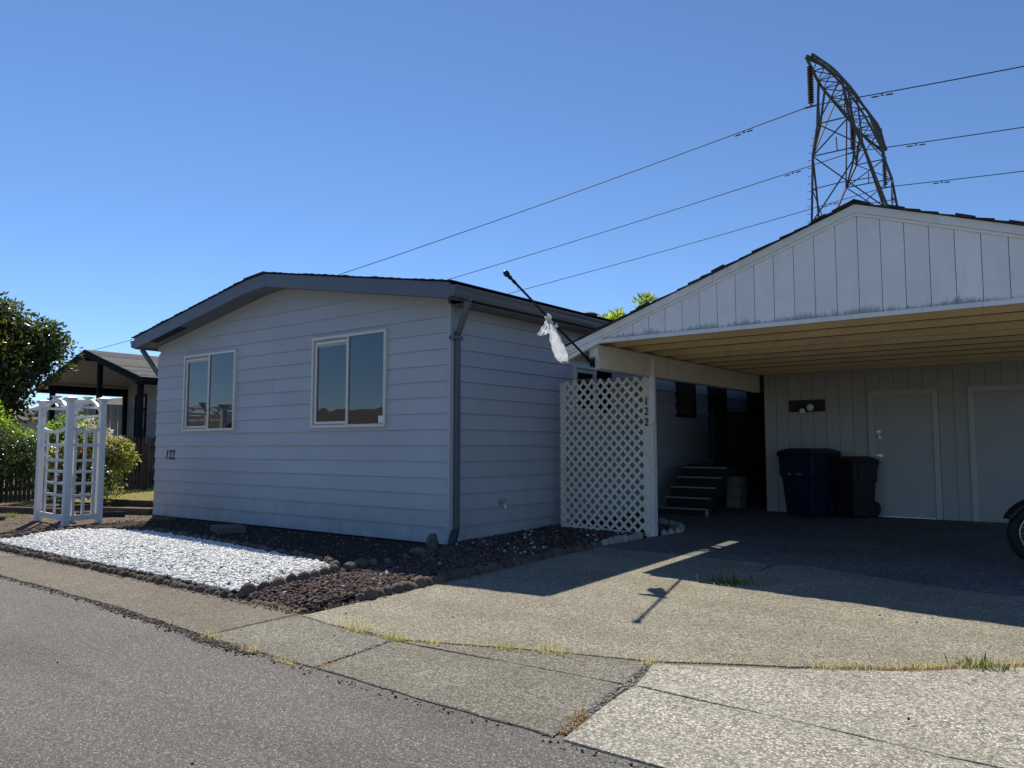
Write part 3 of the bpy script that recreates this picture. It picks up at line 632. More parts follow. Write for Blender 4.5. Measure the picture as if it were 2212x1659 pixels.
# windows
def slider(name, u0, u1, z0, z1, front=True, mull=.5, sticker=False, sash_left=True, mat='pane'):
    def P(u, d, z): return (u, YW - d, z) if front else (XR + d, u, z)
    def bx(mb, ua, ub, da, db, za, zb):
        a, b = P(ua, da, za), P(ub, db, zb); mb.box([min(i, j) for i, j in zip(a, b)], [max(i, j) for i, j in zip(a, b)])
    t = .042; um = u0 + (u1 - u0) * mull
    fr = MB(); bx(fr, u0, u1, -.03, .058, z0, z0 + t); bx(fr, u0, u1, -.03, .056, z1 - t, z1); bx(fr, u0, u0 + t, -.03, .055, z0 + t, z1 - t); bx(fr, u1 - t, u1, -.03, .055, z0 + t, z1 - t); bx(fr, um - .022, um + .022, -.03, .053, z0 + t, z1 - t)
    f = fr.build(name, M['white_frame'], house)
    sa = MB(); s = .036; a, b = u0 + t + .022, um - .022
    bx(sa, a, b, -.02, .040, z0 + t + .012, z0 + t + .012 + s); bx(sa, a, b, -.02, .040, z1 - t - .03 - s, z1 - t - .03)
    bx(sa, a, a + s, -.02, .039, z0 + t + .012 + s, z1 - t - .03 - s); bx(sa, b - s * .5, b, -.02, .039, z0 + t + .012 + s, z1 - t - .03 - s)
    sa.build('sash', M['white_frame'], f)
    tr = MB(); bx(tr, u0 + t, um - .022, -.02, .012, z1 - t - .03, z1 - t); bx(tr, u0 + t, u0 + t + .022, -.02, .012, z0 + t, z1 - t - .03); tr.build('track', M['white_frame'], f)
    p1 = MB(); bx(p1, a + s, b - s * .5, .012, .018, z0 + t + .012 + s, z1 - t - .03 - s); p1.build('pane', M[mat], f)
    p2 = MB(); bx(p2, um + .022, u1 - t, .030, .036, z0 + t, z1 - t); p2.build('pane', M[mat], f)
    if sticker:
        st = MB(); bx(st, u1 - t - .10, u1 - t - .008, .037, .039, z0 + t + .012, z0 + t + .105); st.build('sticker', M['blind'], f)
    return f
slider('window', *WINS[0][:2], *WINS[0][2:], mull=.505)
slider('window', *WINS[1][:2], *WINS[1][2:], mull=.505, sticker=True)
slider('window', 10.03, 11.22, 1.72, 2.47, front=False, mull=.52)
fw_ = MB(); fw_.box((XR, 13.55, 1.78), (XR + .05, 13.60, 2.46)); fw_.box((XR, 14.32, 1.78), (XR + .05, 14.37, 2.46)); fw_.box((XR, 13.60, 2.42), (XR + .05, 14.32, 2.46)); fw_.box((XR, 13.60, 1.78), (XR + .05, 14.32, 1.82))
wo = fw_.build('window', M['dark'], house); MB().box((XR + .01, 13.6, 1.82), (XR + .02, 14.32, 2.42)).build('pane', M['pane'], wo)
cb = MB()
for i in range(9): cb.box((XR + .021, 13.61 + i * .079, 1.83), (XR + .03 + (i % 2) * .01, 13.675 + i * .079, 2.41))
cb.build('curtain', paint('olive_brown_curtain', (.07, .06, .03), .9), wo)
fd = MB().box((XR - .005, 15.0, .97), (XR + .04, 15.92, 2.95)).build('door', M['dark'], house)
MB().lathe([(.0, 0), (.03, .01), (.03, .05), (.0, .06)], (XR + .04, 15.1, 1.95), (1, 0, 0), 10).build('knob', M['steel'], fd)
MB().box((XR + .003, 11.9, .98), (XR + .036, 11.94, 2.42)).build('corner_strip', M['white_trim'], house)
# frieze, soffit, fascia per roof facet
SEG = [(TOP[0], TOP[1]), (TOP[1], TOP[2]), (TOP[2], TOP[3])]
for (a, za), (b, zb) in SEG:
    a2, b2 = max(a, XL), min(b, XR)
    za2, zb2 = topz(a2), topz(b2)
    MB().prism([(a2, YW - .04, za2 - WT - .075), (b2, YW - .04, zb2 - WT - .075), (b2, YW - .04, zb2 - WT), (a2, YW - .04, za2 - WT)], (0, .03, 0)).build('frieze_board', M['siding'], house)
    MB().prism([(a, 6.868, za - WT), (b, 6.868, zb - WT), (b, 6.868, zb - WT + .014), (a, 6.868, za - WT + .014)], (0, YW - 6.868, 0)).build('soffit', M['trim'], house)
    MB().prism([(a + .0015, 6.842, za - .205), (b - .0015, 6.842, zb - .205), (b - .0015, 6.842, zb - .012), (a + .0015, 6.842, za - .012)], (0, .024, 0)).build('fascia_board', M['trim'], house)
MB().prism([(-13.42, 6.90, topz(-13.42) - WT - .006), (-12.45, 6.90, topz(-12.45) - WT - .006), (-12.45, 7.06, topz(-12.45) - WT - .006), (-13.42, 7.06, topz(-13.42) - WT - .006)], (0, 0, .005)).build('soffit_vent', M['vent'], house)
# eaves
for s, xo, xw in ((1, -6.26, XR), (-1, -13.84, XL)):
    z = topz(xo) - .2
    MB().box((min(xo, xw), YW, z + .0), (max(xo, xw), YB, z + .014)).build('soffit', M['trim'], house)
    MB().box((min(xo, xo - s * .022), 6.868, z - .01), (max(xo, xo - s * .022), YB, z + .175)).build('fascia_board', M['trim'], house)
    pr = [(xo + s * .003, z + .015), (xo + s * .075, z + .015), (xo + s * .095, z + .05), (xo + s * .10, z + .09), (xo + s * .125, z + .125), (xo + s * .125, z + .142), (xo + s * .003, z + .142)]
    g = MB().prism([(x, 6.835, zz) for x, zz in pr], (0, YB - 6.835, 0)).build('gutter', M['gutter'], house)
# roof: courses of shingles with raised butts
def roof_courses(parent, a, za, b, zb, y0, y1, n, mat, lift=.016, th=.010, jit=.012, seed=3, name='shingle_course'):
    r = random.Random(seed); dx, dz = (b - a) / n, (zb - za) / n
    for i in range(n):
        x0, z0 = a + dx * i, za + dz * i; x1, z1 = a + dx * (i + 1.12), za + dz * (i + 1.12)
        if i == n - 1: x1, z1 = b, zb + .004
        yf = y0 + r.uniform(-jit, jit); l0 = lift + r.uniform(-.004, .006)
        MB().hexa([(x0, yf, z0 + l0 - th), (x1, yf, z1), (x1, y1, z1), (x0, y1, z0 + l0 - th), (x0, yf, z0 + l0), (x1, yf, z1 + th * .6), (x1, y1, z1 + th * .6), (x0, y1, z0 + l0)]).build(name, mat, parent)
roof_courses(house, TOP[0][0] - .05, TOP[0][1] - .012, TOP[1][0], TOP[1][1], 6.815, YB + .1, 24, M['shingle'], seed=4)
roof_courses(house, TOP[3][0] + .05, TOP[3][1] - .012, TOP[2][0], TOP[2][1], 6.815, YB + .1, 26, M['shingle'], seed=5)
MB().hexa([(-10.47, 6.81, 3.757), (-9.95, 6.81, 3.795), (-9.95, YB, 3.795), (-10.47, YB, 3.757), (-10.47, 6.81, 3.772), (-9.96, 6.81, 3.815), (-9.96, YB, 3.815), (-10.47, YB, 3.772)]).build('ridge_cap', M['shingle'], house)
mb = MB().lathe([(.10, -.2), (.10, .07), (.17, .09), (.17, .11), (.10, .14), (.03, .155)], (-7.5, 11.92, topz(-7.5) + .10), n=18)
mb.build('roof_vent', M['galv'], house, smooth=False)
# downspouts
def rect_pipe(pts, w, d):
    mb = MB()
    for p, q in zip(pts, pts[1:]): mb.bar(p, q, w, d, up=(0, 1, .01))
    return mb
zc = topz(-6.26) - .185
ds = rect_pipe([(-6.20, 7.13, zc + .02), (-6.20, 7.13, zc - .03)], .075, .055); ds.bar((-6.20, 7.13, zc - .02), (-6.57, 7.345, 2.60), .078, .056, up=(.5, -.8, 0)); ds.bar((-6.572, 7.346, 2.625), (-6.572, 7.346, .17), .078, .056, up=(1, 0, 0))
dso = ds.build('downspout', M['gutter'], house, bevel=.006)
MB().box((-6.60, YW - .045, 2.555), (-6.515, 7.395, 2.60)).build('strap', M['trim'], dso)
MB().lathe([(.0, 0), (.016, .004), (.016, .012), (.0, .016)], (-6.605, YW - .045, 2.577), (0, -1, 0), 8).build('strap_bolt', M['steel'], dso)
el = MB()
for i in range(9):
    t = i / 8; c = Vector((-6.57 + .03 * t, 7.33 - .10 * t, .19 - .16 * t)); k_ = .044 if i % 2 else .036
    el.bar(c, c + Vector((.006, -.014, -.02)), k_ * 2.1, k_ * 1.6)
el.build('elbow', paint('ribbed_dark_plastic', (.05, .06, .075), .5), dso)
ds = rect_pipe([(-13.90, 7.02, 2.97), (-13.78, 7.34, 2.45), (-13.78, 7.34, .25)], .075, .055); ds.build('downspout', M['gutter'], house)
# hose bib
hb = MB().lathe([(.035, 0), (.035, .012)], (XR + .018, 8.245, .47), (1, 0, 0), 10); hb.tube([(XR + .03, 8.245, .47), (XR + .09, 8.245, .47), (XR + .11, 8.245, .44), (XR + .115, 8.245, .40)], .014, 8); hb.lathe([(.0, 0), (.03, .003), (.03, .012), (0, .015)], (XR + .08, 8.245, .50), (.3, 0, 1), 10)
hb.build('hose_bib', M['steel'], house)
# white utility hints under the skirting
def text_part(name, body, size, loc, rot, mat, parent, extrude=.004, shear=0.0, sx=1.0):
    cu = bpy.data.curves.new(name, 'FONT'); cu.body = body; cu.size = size; cu.extrude = extrude; cu.shear = shear; cu.align_x = 'CENTER'; cu.offset = size * .012
    tmp = bpy.data.objects.new(name, cu); me = bpy.data.meshes.new_from_object(tmp); me.name = name
    bpy.data.objects.remove(tmp); me.materials.clear(); me.materials.append(mat); o = bpy.data.objects.new(name, me); link(o, parent)
    o.location = Vector(loc) - off(parent); o.rotation_euler = rot; o.scale = (sx, 1, 1); return o
for i, d in enumerate('122'):
    text_part('house_number_digit', d, .235, (-13.31 + i * .105, YW - .027, 1.0), (R(90), 0, 0), M['digit'], house, shear=.22, sx=.62)
# ================================================================== CARPORT WITH SHED
CR, CZ, CS = -1.92, 3.525, .334
def cz(x): return CZ - CS * abs(x - CR)
cL, cR = -5.32, 1.48
YF, YS, YE = 7.85, 13.2, 17.2
car = thing('carport', (CR, 10.5, .07), 'white open carport with a vertical board gable and storage shed behind', 'carport')
# gable boards
ZB = 2.462
x = CR - .2035 * 17 - .012
xs = [CR + .012 + .2035 * i for i in range(-17, 17)]
for i, x in enumerate(xs):
    a, b = max(x, cL + .03), min(x + .2035 - .006, cR - .03)
    if b - a < .03: continue
    def zb(q): return ZB if -4.80 < q < .96 else cz(q) - .132
    lo = [(a, zb(a))]
    for kx in (-4.80, .96):
        if a < kx < b: lo.append((kx, ZB))
    lo.append((b, zb(b)))
    up = [(b, cz(b) - .075)] + ([(CR, cz(CR) - .075)] if a < CR < b else []) + [(a, cz(a) - .075)]
    MB().prism([(p, YF + .012, q) for p, q in lo + up], (0, .014, 0)).build('gable_board', M['gable'], car)
MB().prism([(cL + .02, YF + .022, cz(cL) - .15), (-4.8, YF + .022, ZB - .01), (.96, YF + .022, ZB - .01), (cR - .02, YF + .022, cz(cR) - .15), (cR - .02, YF + .022, cz(cR) - .03), (CR, YF + .022, CZ - .03), (cL + .02, YF + .022, cz(cL) - .03)], (0, .01, 0)).build('gable_backing', M['backing'], car)
# barge boards, with a butt joint, and a thin second strip
for s, xe in ((-1, cL), (1, cR)):
    j = CR + s * 1.45
    for a, b in ((CR, j), (j + s * .003, xe)):
        MB().prism([(a, YF - .016, cz(a) - .074), (b, YF - .016, cz(b) - .074), (b, YF - .016, cz(b) + .004), (a, YF - .016, cz(a) + .004)], (0, .026, 0)).build('barge_board', M['white_trim'], car)
    MB().prism([(CR, YF - .004, cz(CR) - .104), (xe, YF - .004, cz(xe) - .104), (xe, YF - .004, cz(xe) - .076), (CR, YF - .004, cz(CR) - .076)], (0, .014, 0)).build('barge_strip', M['white_trim'], car)
# bottom rail in lengths, with sloping tails
for a, b in ((-4.80, -3.30), (-3.297, -.9), (-.897, .96)):
    MB().box((a, YF - .012, 2.422), (b, YF + .06, ZB + .004)).build('bottom_rail', M['white_trim'], car)
for a, b in ((cL, -4.802), (.962, cR)):
    MB().prism([(a, YF - .012, cz(a) - .172 if a == cL else 2.422), (b, YF - .012, 2.422 if a == cL else cz(b) - .172), (b, YF - .012, cz(b) - .128 if a != cL else ZB + .004), (a, YF - .012, cz(a) - .128 if a == cL else ZB + .004)], (0, .06, 0)).build('bottom_rail', M['white_trim'], car)
MB().box((cL - .004, YF - .02, cz(cL) - .175), (cL + .02, YF + .03, cz(cL) + .006)).build('rail_end', M['white_trim'], car)
# roof deck and shingle courses
for s, xe in ((-1, cL), (1, cR)):
    MB().hexa([(CR, YF + .03, CZ - .022), (xe, YF + .03, cz(xe) - .022), (xe, YE, cz(xe) - .022), (CR, YE, CZ - .022), (CR, YF + .03, CZ - .002), (xe, YF + .03, cz(xe) - .002), (xe, YE, cz(xe) - .002), (CR, YE, CZ - .002)]).build('roof_deck', M['cream'], car)
    roof_courses(car, xe + s * .03, cz(xe) - .002, CR, CZ + .008, YF - .045, YE + .05, 24, M['shingle'], lift=.020, th=.013, jit=.022, seed=8 + s)
r = random.Random(5)
rc = MB()
for i in range(30):
    y = YF - .05 + i * .3; rc.hexa([(CR - .13, y, cz(CR - .13) + .022), (CR, y, CZ + .035), (CR, y + .33, CZ + .028), (CR - .13, y + .33, cz(CR - .13) + .014), (CR - .13, y, cz(CR - .13) + .036), (CR, y, CZ + .046), (CR, y + .33, CZ + .037), (CR - .13, y + .33, cz(CR - .13) + .026)])
    rc.hexa([(CR, y, CZ + .035), (CR + .13, y, cz(CR + .13) + .022), (CR + .13, y + .33, cz(CR + .13) + .014), (CR, y + .33, CZ + .028), (CR, y, CZ + .05), (CR + .13, y, cz(CR + .13) + .036), (CR + .13, y + .33, cz(CR + .13) + .026), (CR, y + .33, CZ + .04)])
rc.build('ridge_cap', M['shingle'], car)
# curled shingle tabs lifting off the rake
for xx, sg in ((-2.25, .3), (-2.05, .4), (-1.55, -.2), (-1.0, -.3), (-.6, -.25), (-3.3, .3), (-4.2, .25)):
    z = cz(xx) + .03; MB().bar((xx - .07, YF - .03, z - .07 * CS * (1 if xx < CR else -1)), (xx + .07, YF - .03, z + .07 * CS * (1 if xx < CR else -1) + .012 * sg), .05, .012).build('loose_shingle', M['shingle'], car)
# ceiling: joists under a board ceiling
MB().box((-4.98, YF + .075, 2.56), (1.2, YS + .02, 2.575)).build('ceiling_board', M['cream'], car)
for i in range(9):
    y = 8.374 + .5775 * i
    MB().box((-5.1, y - .021, 2.423), (1.2, y + .021, 2.557)).build('ceiling_joist', M['cream'], car)
    if i != 2 and i < 7: MB().box((-4.86, y - .0225, 2.4225), (1.0, y - .021, 2.4295)).build('joist_shade_strip', M['seam'], car)  # painted shade: thin dark strip along the joist's lower front edge
# beams and posts
MB().prism([(-4.98, 7.925, 2.42), (-4.98, 7.975, 2.14), (-4.98, YS, 2.14), (-4.98, YS, 2.42)], (.115, 0, 0)).build('beam', M['lattice'], car)
MB().prism([(-4.984, 7.918, 2.425), (-4.984, 7.968, 2.136), (-4.984, 7.982, 2.136), (-4.984, 7.932, 2.425)], (.123, 0, 0)).build('beam_end', M['white_trim'], car)
MB().prism([(1.0, 7.925, 2.42), (1.0, 7.975, 2.14), (1.0, YS, 2.14), (1.0, YS, 2.42)], (.115, 0, 0)).build('beam', M['lattice'], car)
MB().box((-4.985, 9.30, .0), (-4.872, 9.41, 2.14)).build('post', M['white_trim'], car, bevel=.004)
MB().prism([(-4.905, 9.27, 2.40), (-4.905, 9.27, 1.52), (-4.875, 9.27, 1.50), (-4.83, 9.27, 1.545), (-4.83, 9.27, 2.40)], (0, .028, 0)).build('post_cover', M['white_trim'], car)
MB().box((1.0, 9.30, .0), (1.11, 9.41, 2.14)).build('post', M['white_trim'], car)
# left eave: soffit, gutter, added board across the gap to the house
MB().hexa([(cL, YF + .05, cz(cL) - .06), (-4.985, YF + .05, cz(-4.985) - .06), (-4.985, YE, cz(-4.985) - .06), (cL, YE, cz(cL) - .06), (cL, YF + .05, cz(cL) - .045), (-4.985, YF + .05, cz(-4.985) - .045), (-4.985, YE, cz(-4.985) - .045), (cL, YE, cz(cL) - .045)]).build('soffit', M['shed'], car)
pr = [(cL - .002, 2.27), (cL - .06, 2.27), (cL - .085, 2.31), (cL - .11, 2.345), (cL - .11, 2.365), (cL - .002, 2.365)]
MB().prism([(a, YF + .0, b) for a, b in pr], (0, YE - YF, 0)).build('gutter', M['white_trim'], car)
MB().box((-6.2, 9.90, 2.43), (cL - .08, 9.96, 2.452)).build('slit_shadow_board', M['white_trim'], car)  # unseen board, added so its shadow breaks the sunlit slit on the driveway
MB().box((-6.15, 9.985, 2.47), (cL - .08, 9.995, 2.48)).build('eave_wire', M['wire'], car)
# shed front
DOORS = [(-3.09, -2.20, 2.04), (-1.715, -.35, 2.05)]
g0 = .125
for i in range(31):
    a = -4.79 + .2035 * i; b = a + .1975
    zb_ = g0 + .01
    out = []
    for s0, s1 in [(a, b)]:
        cur = [(s0, s1, zb_)]
        for d0, d1, dt in DOORS:
            nx = []
            for p0, p1, zz in cur:
                if p1 <= d0 or p0 >= d1 or zz > 1: nx.append((p0, p1, zz)); continue
                if p0 < d0: nx.append((p0, d0, zz))
                nx.append((max(p0, d0), min(p1, d1), dt))
                if p1 > d1: nx.append((d1, p1, zz))
            cur = nx
        out += cur
    for p0, p1, zz in out:
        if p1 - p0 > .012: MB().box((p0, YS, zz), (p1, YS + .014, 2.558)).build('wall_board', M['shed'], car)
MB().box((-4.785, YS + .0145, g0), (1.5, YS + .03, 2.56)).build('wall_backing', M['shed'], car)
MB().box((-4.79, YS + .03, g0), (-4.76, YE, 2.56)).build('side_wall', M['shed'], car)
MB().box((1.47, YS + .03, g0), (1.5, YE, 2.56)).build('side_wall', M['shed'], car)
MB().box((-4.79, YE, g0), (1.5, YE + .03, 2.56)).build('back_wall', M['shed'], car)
for di, (d0, d1, dt) in enumerate(DOORS):
    z0 = g0 + .012
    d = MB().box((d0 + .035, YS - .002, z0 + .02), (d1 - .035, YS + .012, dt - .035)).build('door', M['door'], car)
    cw = .075
    for a, b in (((d0 - cw + .03, YS - .022, z0 - .02), (d0 + .03, YS - .003, dt + cw - .03)), ((d1 - .03, YS - .022, z0 - .02), (d1 + cw - .03, YS - .003, dt + cw - .03)), ((d0 + .03, YS - .022, dt - .03), (d1 - .03, YS - .003, dt + cw - .03))):
        MB().box(a, b).build('door_casing', M['casing'], d)
    MB().box((d0 + .03, YS - .012, z0), (d0 + .05, YS - .003, dt - .03)).build('door_stop', M['shed'], d)
    if di == 0:
        x0 = d0 + .075
        h = MB().box((x0 - .02, YS - .012, 1.435), (x0 + .05, YS - .003, 1.465)); h.lathe([(0, 0), (.014, .004), (.014, .02), (0, .024)], (x0 - .005, YS - .01, 1.47), (0, -1, 0), 10); h.bar((x0 + .01, YS - .016, 1.45), (x0 + .04, YS - .016, 1.37), .012, .008); h.box((x0 + .025, YS - .03, 1.34), (x0 + .055, YS - .008, 1.375))
        h.build('hasp', M['steel'], d)
        h = MB().box((x0 - .03, YS - .012, 1.065), (x0 + .03, YS - .003, 1.09)); h.box((x0 + .03, YS - .03, 1.055), (x0 + .075, YS - .004, 1.10)); h.build('latch', M['steel'], d)
        MB().lathe([(.032, 0), (.032, .006), (.012, .012), (.012, .03), (.026, .04), (.030, .055), (.02, .07), (0, .073)], (x0 + .02, YS - .002, .93), (0, -1, 0), 14).build('knob', M['steel'], d, smooth=True)
        MB().box((d0 + .04, YS - .03, z0 + .0), (d1 - .04, YS - .003, z0 + .018)).build('sill', M['steel'], d)
for i, (z, d) in enumerate(((1.765, '1'), (1.63, '2'), (1.49, '2'))):
    text_part('house_number_digit', d, .145, (-4.945, 9.268, z), (R(90), 0, R(-3)), M['digit'], car, sx=.8)
# small white bracket line on the beam where the joists sit
# ------------------------------------------------------------------ lattice screen
la = thing('lattice_screen', (-5.8, 9.5, .1), 'white diagonal lattice screen beside the carport post', 'lattice screen')
A, B = Vector((-6.385, 9.375, 0)), Vector((-4.90, 9.285, 0)); W = (B - A).length; du = (B - A).normalized(); dn = Vector((du.y, -du.x, 0))   # towards the street
ZL0, ZL1 = .085, 2.145
def LP_(u, z, d): p = A + du * u + dn * d; return (p.x, p.y, z)
pitch = .1445; sw = .037
def clipseg(u0, z0, u1, z1):
    t0, t1 = 0, 1; d = (u1 - u0, z1 - z0)
    for p, q in ((-d[0], u0 - 0), (d[0], W - u0), (-d[1], z0 - ZL0), (d[1], ZL1 - z0)):
        if abs(p) < 1e-9:
            if q < 0: return None
        else:
            t = q / p
            if p < 0: t0 = max(t0, t)
            else: t1 = min(t1, t)
    return None if t1 - t0 < .01 else (u0 + d[0] * t0, z0 + d[1] * t0, u0 + d[0] * t1, z0 + d[1] * t1)
H_ = ZL1 - ZL0
for layer, sgn in ((0.0, 1), (.011, -1)):
    i = 0; c = -H_
    while c < W + H_:
        q = clipseg(c, ZL0, c + H_, ZL1) if sgn == 1 else clipseg(c, ZL1, c + H_, ZL0)
        if q and math.hypot(q[2] - q[0], q[3] - q[1]) > .06:
            d = .0 + layer
            MB().bar(LP_(q[0], q[1], d), LP_(q[2], q[3], d), sw, .0065, up=dn).build('lattice_slat', M['lattice'], la)
        c += pitch
MB().bar(LP_(.03, .0, -.03), LP_(.03, 2.13, -.03), .07, .05, up=dn).build('edge_batten', M['lattice'], la)
MB().bar(LP_(W - .06, .05, -.012), LP_(W - .06, 2.13, -.012), .10, .012, up=dn).build('edge_board', M['lattice'], la)
MB().bar(LP_(.06, .10, -.02), LP_(W - .1, .06, -.02), .03, .035, up=(0, 0, 1)).build('bottom_batten', M['lattice'], la)

# ------------------------------------------------------------------ entry porch between house and shed
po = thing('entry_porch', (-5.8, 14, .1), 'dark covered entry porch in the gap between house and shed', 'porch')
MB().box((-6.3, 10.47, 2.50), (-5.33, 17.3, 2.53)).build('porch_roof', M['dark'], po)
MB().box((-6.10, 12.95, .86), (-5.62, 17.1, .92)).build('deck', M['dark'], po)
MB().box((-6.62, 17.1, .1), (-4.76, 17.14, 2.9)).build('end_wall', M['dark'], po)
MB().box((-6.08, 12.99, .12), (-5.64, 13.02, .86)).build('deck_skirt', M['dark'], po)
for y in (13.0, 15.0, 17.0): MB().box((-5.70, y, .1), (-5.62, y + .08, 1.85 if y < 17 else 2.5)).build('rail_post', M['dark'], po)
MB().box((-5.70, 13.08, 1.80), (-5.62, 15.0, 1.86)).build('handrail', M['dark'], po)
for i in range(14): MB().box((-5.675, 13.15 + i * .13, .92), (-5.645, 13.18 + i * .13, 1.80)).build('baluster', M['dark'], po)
st = thing('entry_steps', (-5.7, 12.3, .1), 'dark carpeted entry steps with pale nosings rising beside the house', 'steps')
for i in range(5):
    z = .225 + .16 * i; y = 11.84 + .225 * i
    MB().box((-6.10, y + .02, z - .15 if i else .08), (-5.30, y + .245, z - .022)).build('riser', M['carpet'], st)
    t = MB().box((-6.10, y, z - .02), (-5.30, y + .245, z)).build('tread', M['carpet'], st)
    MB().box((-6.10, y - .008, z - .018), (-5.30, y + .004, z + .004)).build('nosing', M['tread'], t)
MB().box((-5.30, 11.86, .10), (-5.27, 11.9, .22)).build('corner_cleat', M['tread'], st)
for i in range(3):
    g = gz(0, 13.4) + .015
    o = MB().box((-5.56 + .01 * (i % 2), 13.32, g + .183 * i), (-5.31 + .01 * (i % 2), 13.62, g + .183 * i + .18)).build('concrete_block', M['blk'], at=(-5.44, 13.47, g + .183 * i), bevel=.01)
    tag(o, ['pale concrete block at the bottom of the dim stack beside the steps', 'middle concrete block of the dim stack beside the steps', 'top concrete block of the dim stack beside the steps'][i], 'block', 'concrete blocks stacked beside the steps')

# ------------------------------------------------------------------ flag pole and cloth
fp = thing('flagpole', (-4.92, 7.93, 2.2), 'slanted black flagpole in a bracket on the white carport beam end', 'flagpole')
b0, tip = Vector((-4.92, 7.905, 2.19)), Vector((-5.044, 6.476, 2.996)); dpl = (tip - b0).normalized()
MB().tube([b0 + dpl * .10, tip], .0135, 10).build('pole', M['black'], fp, smooth=True)
MB().lathe([(0, -.012), (.02, 0), (.024, .02), (.017, .035), (.022, .045), (.03, .065), (.033, .085), (.026, .11), (.01, .122), (0, .124)], tip - dpl * .01, dpl, 14).build('finial', M['black'], fp, smooth=True)
MB().lathe([(.018, 0), (.018, .05)], tip - dpl * .09, dpl, 12).build('pole_ring', M['black'], fp)
MB().torus(tip - dpl * .13 + Vector((0, 0, -.03)), (1, .3, 0), .018, .002, 14, 6).build('clip_ring', M['steel'], fp)
pm = b0 + dpl * .78
MB().lathe([(.015, -.02), (.019, -.018), (.019, .018), (.015, .02)], pm, dpl, 12).build('clamp', M['blind'], fp)
MB().lathe([(.016, -.02), (.0185, -.018), (.0185, .018), (.016, .02)], b0 + dpl * 1.05, dpl, 12).build('pole_joint', M['black'], fp)
br = MB().bar((-4.92, 7.914, 2.14), (-4.92, 7.905, 2.27), .05, .014, up=(0, 1, 0)); br.tube([b0 - dpl * .01, b0 + dpl * .14], .021, 12); br.bar((-4.93, 7.90, 2.16), b0 + dpl * .04, .03, .02)
bro = br.build('bracket', M['black'], fp)
sc_ = MB()
for z in (2.15, 2.255): sc_.lathe([(.0, 0), (.009, .002), (.007, .008), (0, .009)], (-4.92, 7.902, z), (0, -1, .1), 8)
sc_.build('screw', M['steel'], bro)
fl = thing('white_cloth', (-5.06, 7.10, 2.70), 'white torn cloth strip knotted round the slanted black flagpole', 'cloth')
rt_ = Vector((.79, .613, 0)); fw2 = Vector((-.613, .79, 0)); kn = b0 + dpl * .93
def strip(name, path, mat, seed, jag=False):
    r = random.Random(seed); nu, nv = 9, len(path) * 4; V = []
    for j in range(nv + 1):
        t = j / nv * (len(path) - 1); i = min(int(t), len(path) - 2); f = t - i
        a, b = path[i], path[i + 1]; c = [a[q] + (b[q] - a[q]) * f for q in range(3)]
        for u in range(nu + 1):
            s = u / nu - .5; fold = .017 * math.sin(s * 14 + t * 1.3) * min(1, t * .8 + .15) + .004 * math.sin(s * 29 + t * 4)
            end = (0.02 * math.sin(u * 2.1) + (.05 * abs(s) * 2 if jag else -.07 * s)) if j == nv else 0
            p = kn + rt_ * (c[0] + s * c[2] + .006 * math.sin(t * 7 + u)) + Vector((0, 0, c[1] + end * .7 + s * c[2] * (.35 if not jag else .1))) + fw2 * (fold - .02)
            V.append(p)
    mb = MB(); mb.v = [tuple(p) for p in V]
    mb.f = [(j * (nu + 1) + u, j * (nu + 1) + u + 1, (j + 1) * (nu + 1) + u + 1, (j + 1) * (nu + 1) + u) for j in range(nv) for u in range(nu)]
    o = mb.build(name, mat, fl, smooth=True); s_ = o.modifiers.new('thick', 'SOLIDIFY'); s_.thickness = .002; return o
strip('long_tail', [(0, 0, .03), (.025, -.08, .055), (.055, -.18, .09), (.09, -.30, .125), (.13, -.41, .14), (.17, -.50, .10)], M['cloth'], 1)
strip('short_tail', [(0, 0, .03), (-.02, -.07, .06), (-.045, -.14, .095), (-.07, -.21, .12)], M['cloth'], 2, True)
mb = MB(); vs, fs = ICO_V, ICO_F; rr = np.random.default_rng(3)
mb.lathe([(.018, -.035), (.034, -.02), (.038, 0), (.03, .02), (.034, .03), (.018, .042)], kn, dpl, 12); mb.v = [tuple(np.array(p) + rr.normal(size=3) * .0015) for p in mb.v]
mb.build('knot', M['cloth'], fl, smooth=True)

# ------------------------------------------------------------------ floodlight
fo = thing('floodlight', (-4.08, YS - .01, 1.89), 'twin bulb floodlight on a dark board beside the shed door', 'floodlight')
MB().box((-4.368, YS - .022, 1.79), (-3.79, YS - .001, 1.985)).build('mounting_board', M['brown'], fo)
for x, aim, big in ((-4.15, Vector((.45, -.75, -.55)), .8), (-3.97, Vector((-.05, -.95, -.1)), 1.0)):
    aim.normalize(); base = Vector((x, YS - .022, 1.845 if big < 1 else 1.83)); hd = base + Vector((0, -.07, .03 if big == 1 else .0))
    s = MB().tube([base, base + Vector((0, -.05, 0)), hd], .018, 8); s.lathe([(.022, 0), (.034, .03), (.036, .06), (.03, .07)], hd - aim * .03, aim, 14)
    l = s.build('lamp_holder', M['black'], fo)
    MB().lathe([(.030, .0), (.044, .03), (.058 * big, .06), (.06 * big, .075), (.045, .088), (.02, .094), (0, .095)], hd + aim * .03, aim, 18).build('bulb', M['bulb'], l, smooth=True)
jb = MB().lathe([(.05, 0), (.05, .03), (.03, .04)], (-4.06, YS - .022, 1.83), (0, -1, 0), 12).build('junction_box', M['black'], fo)

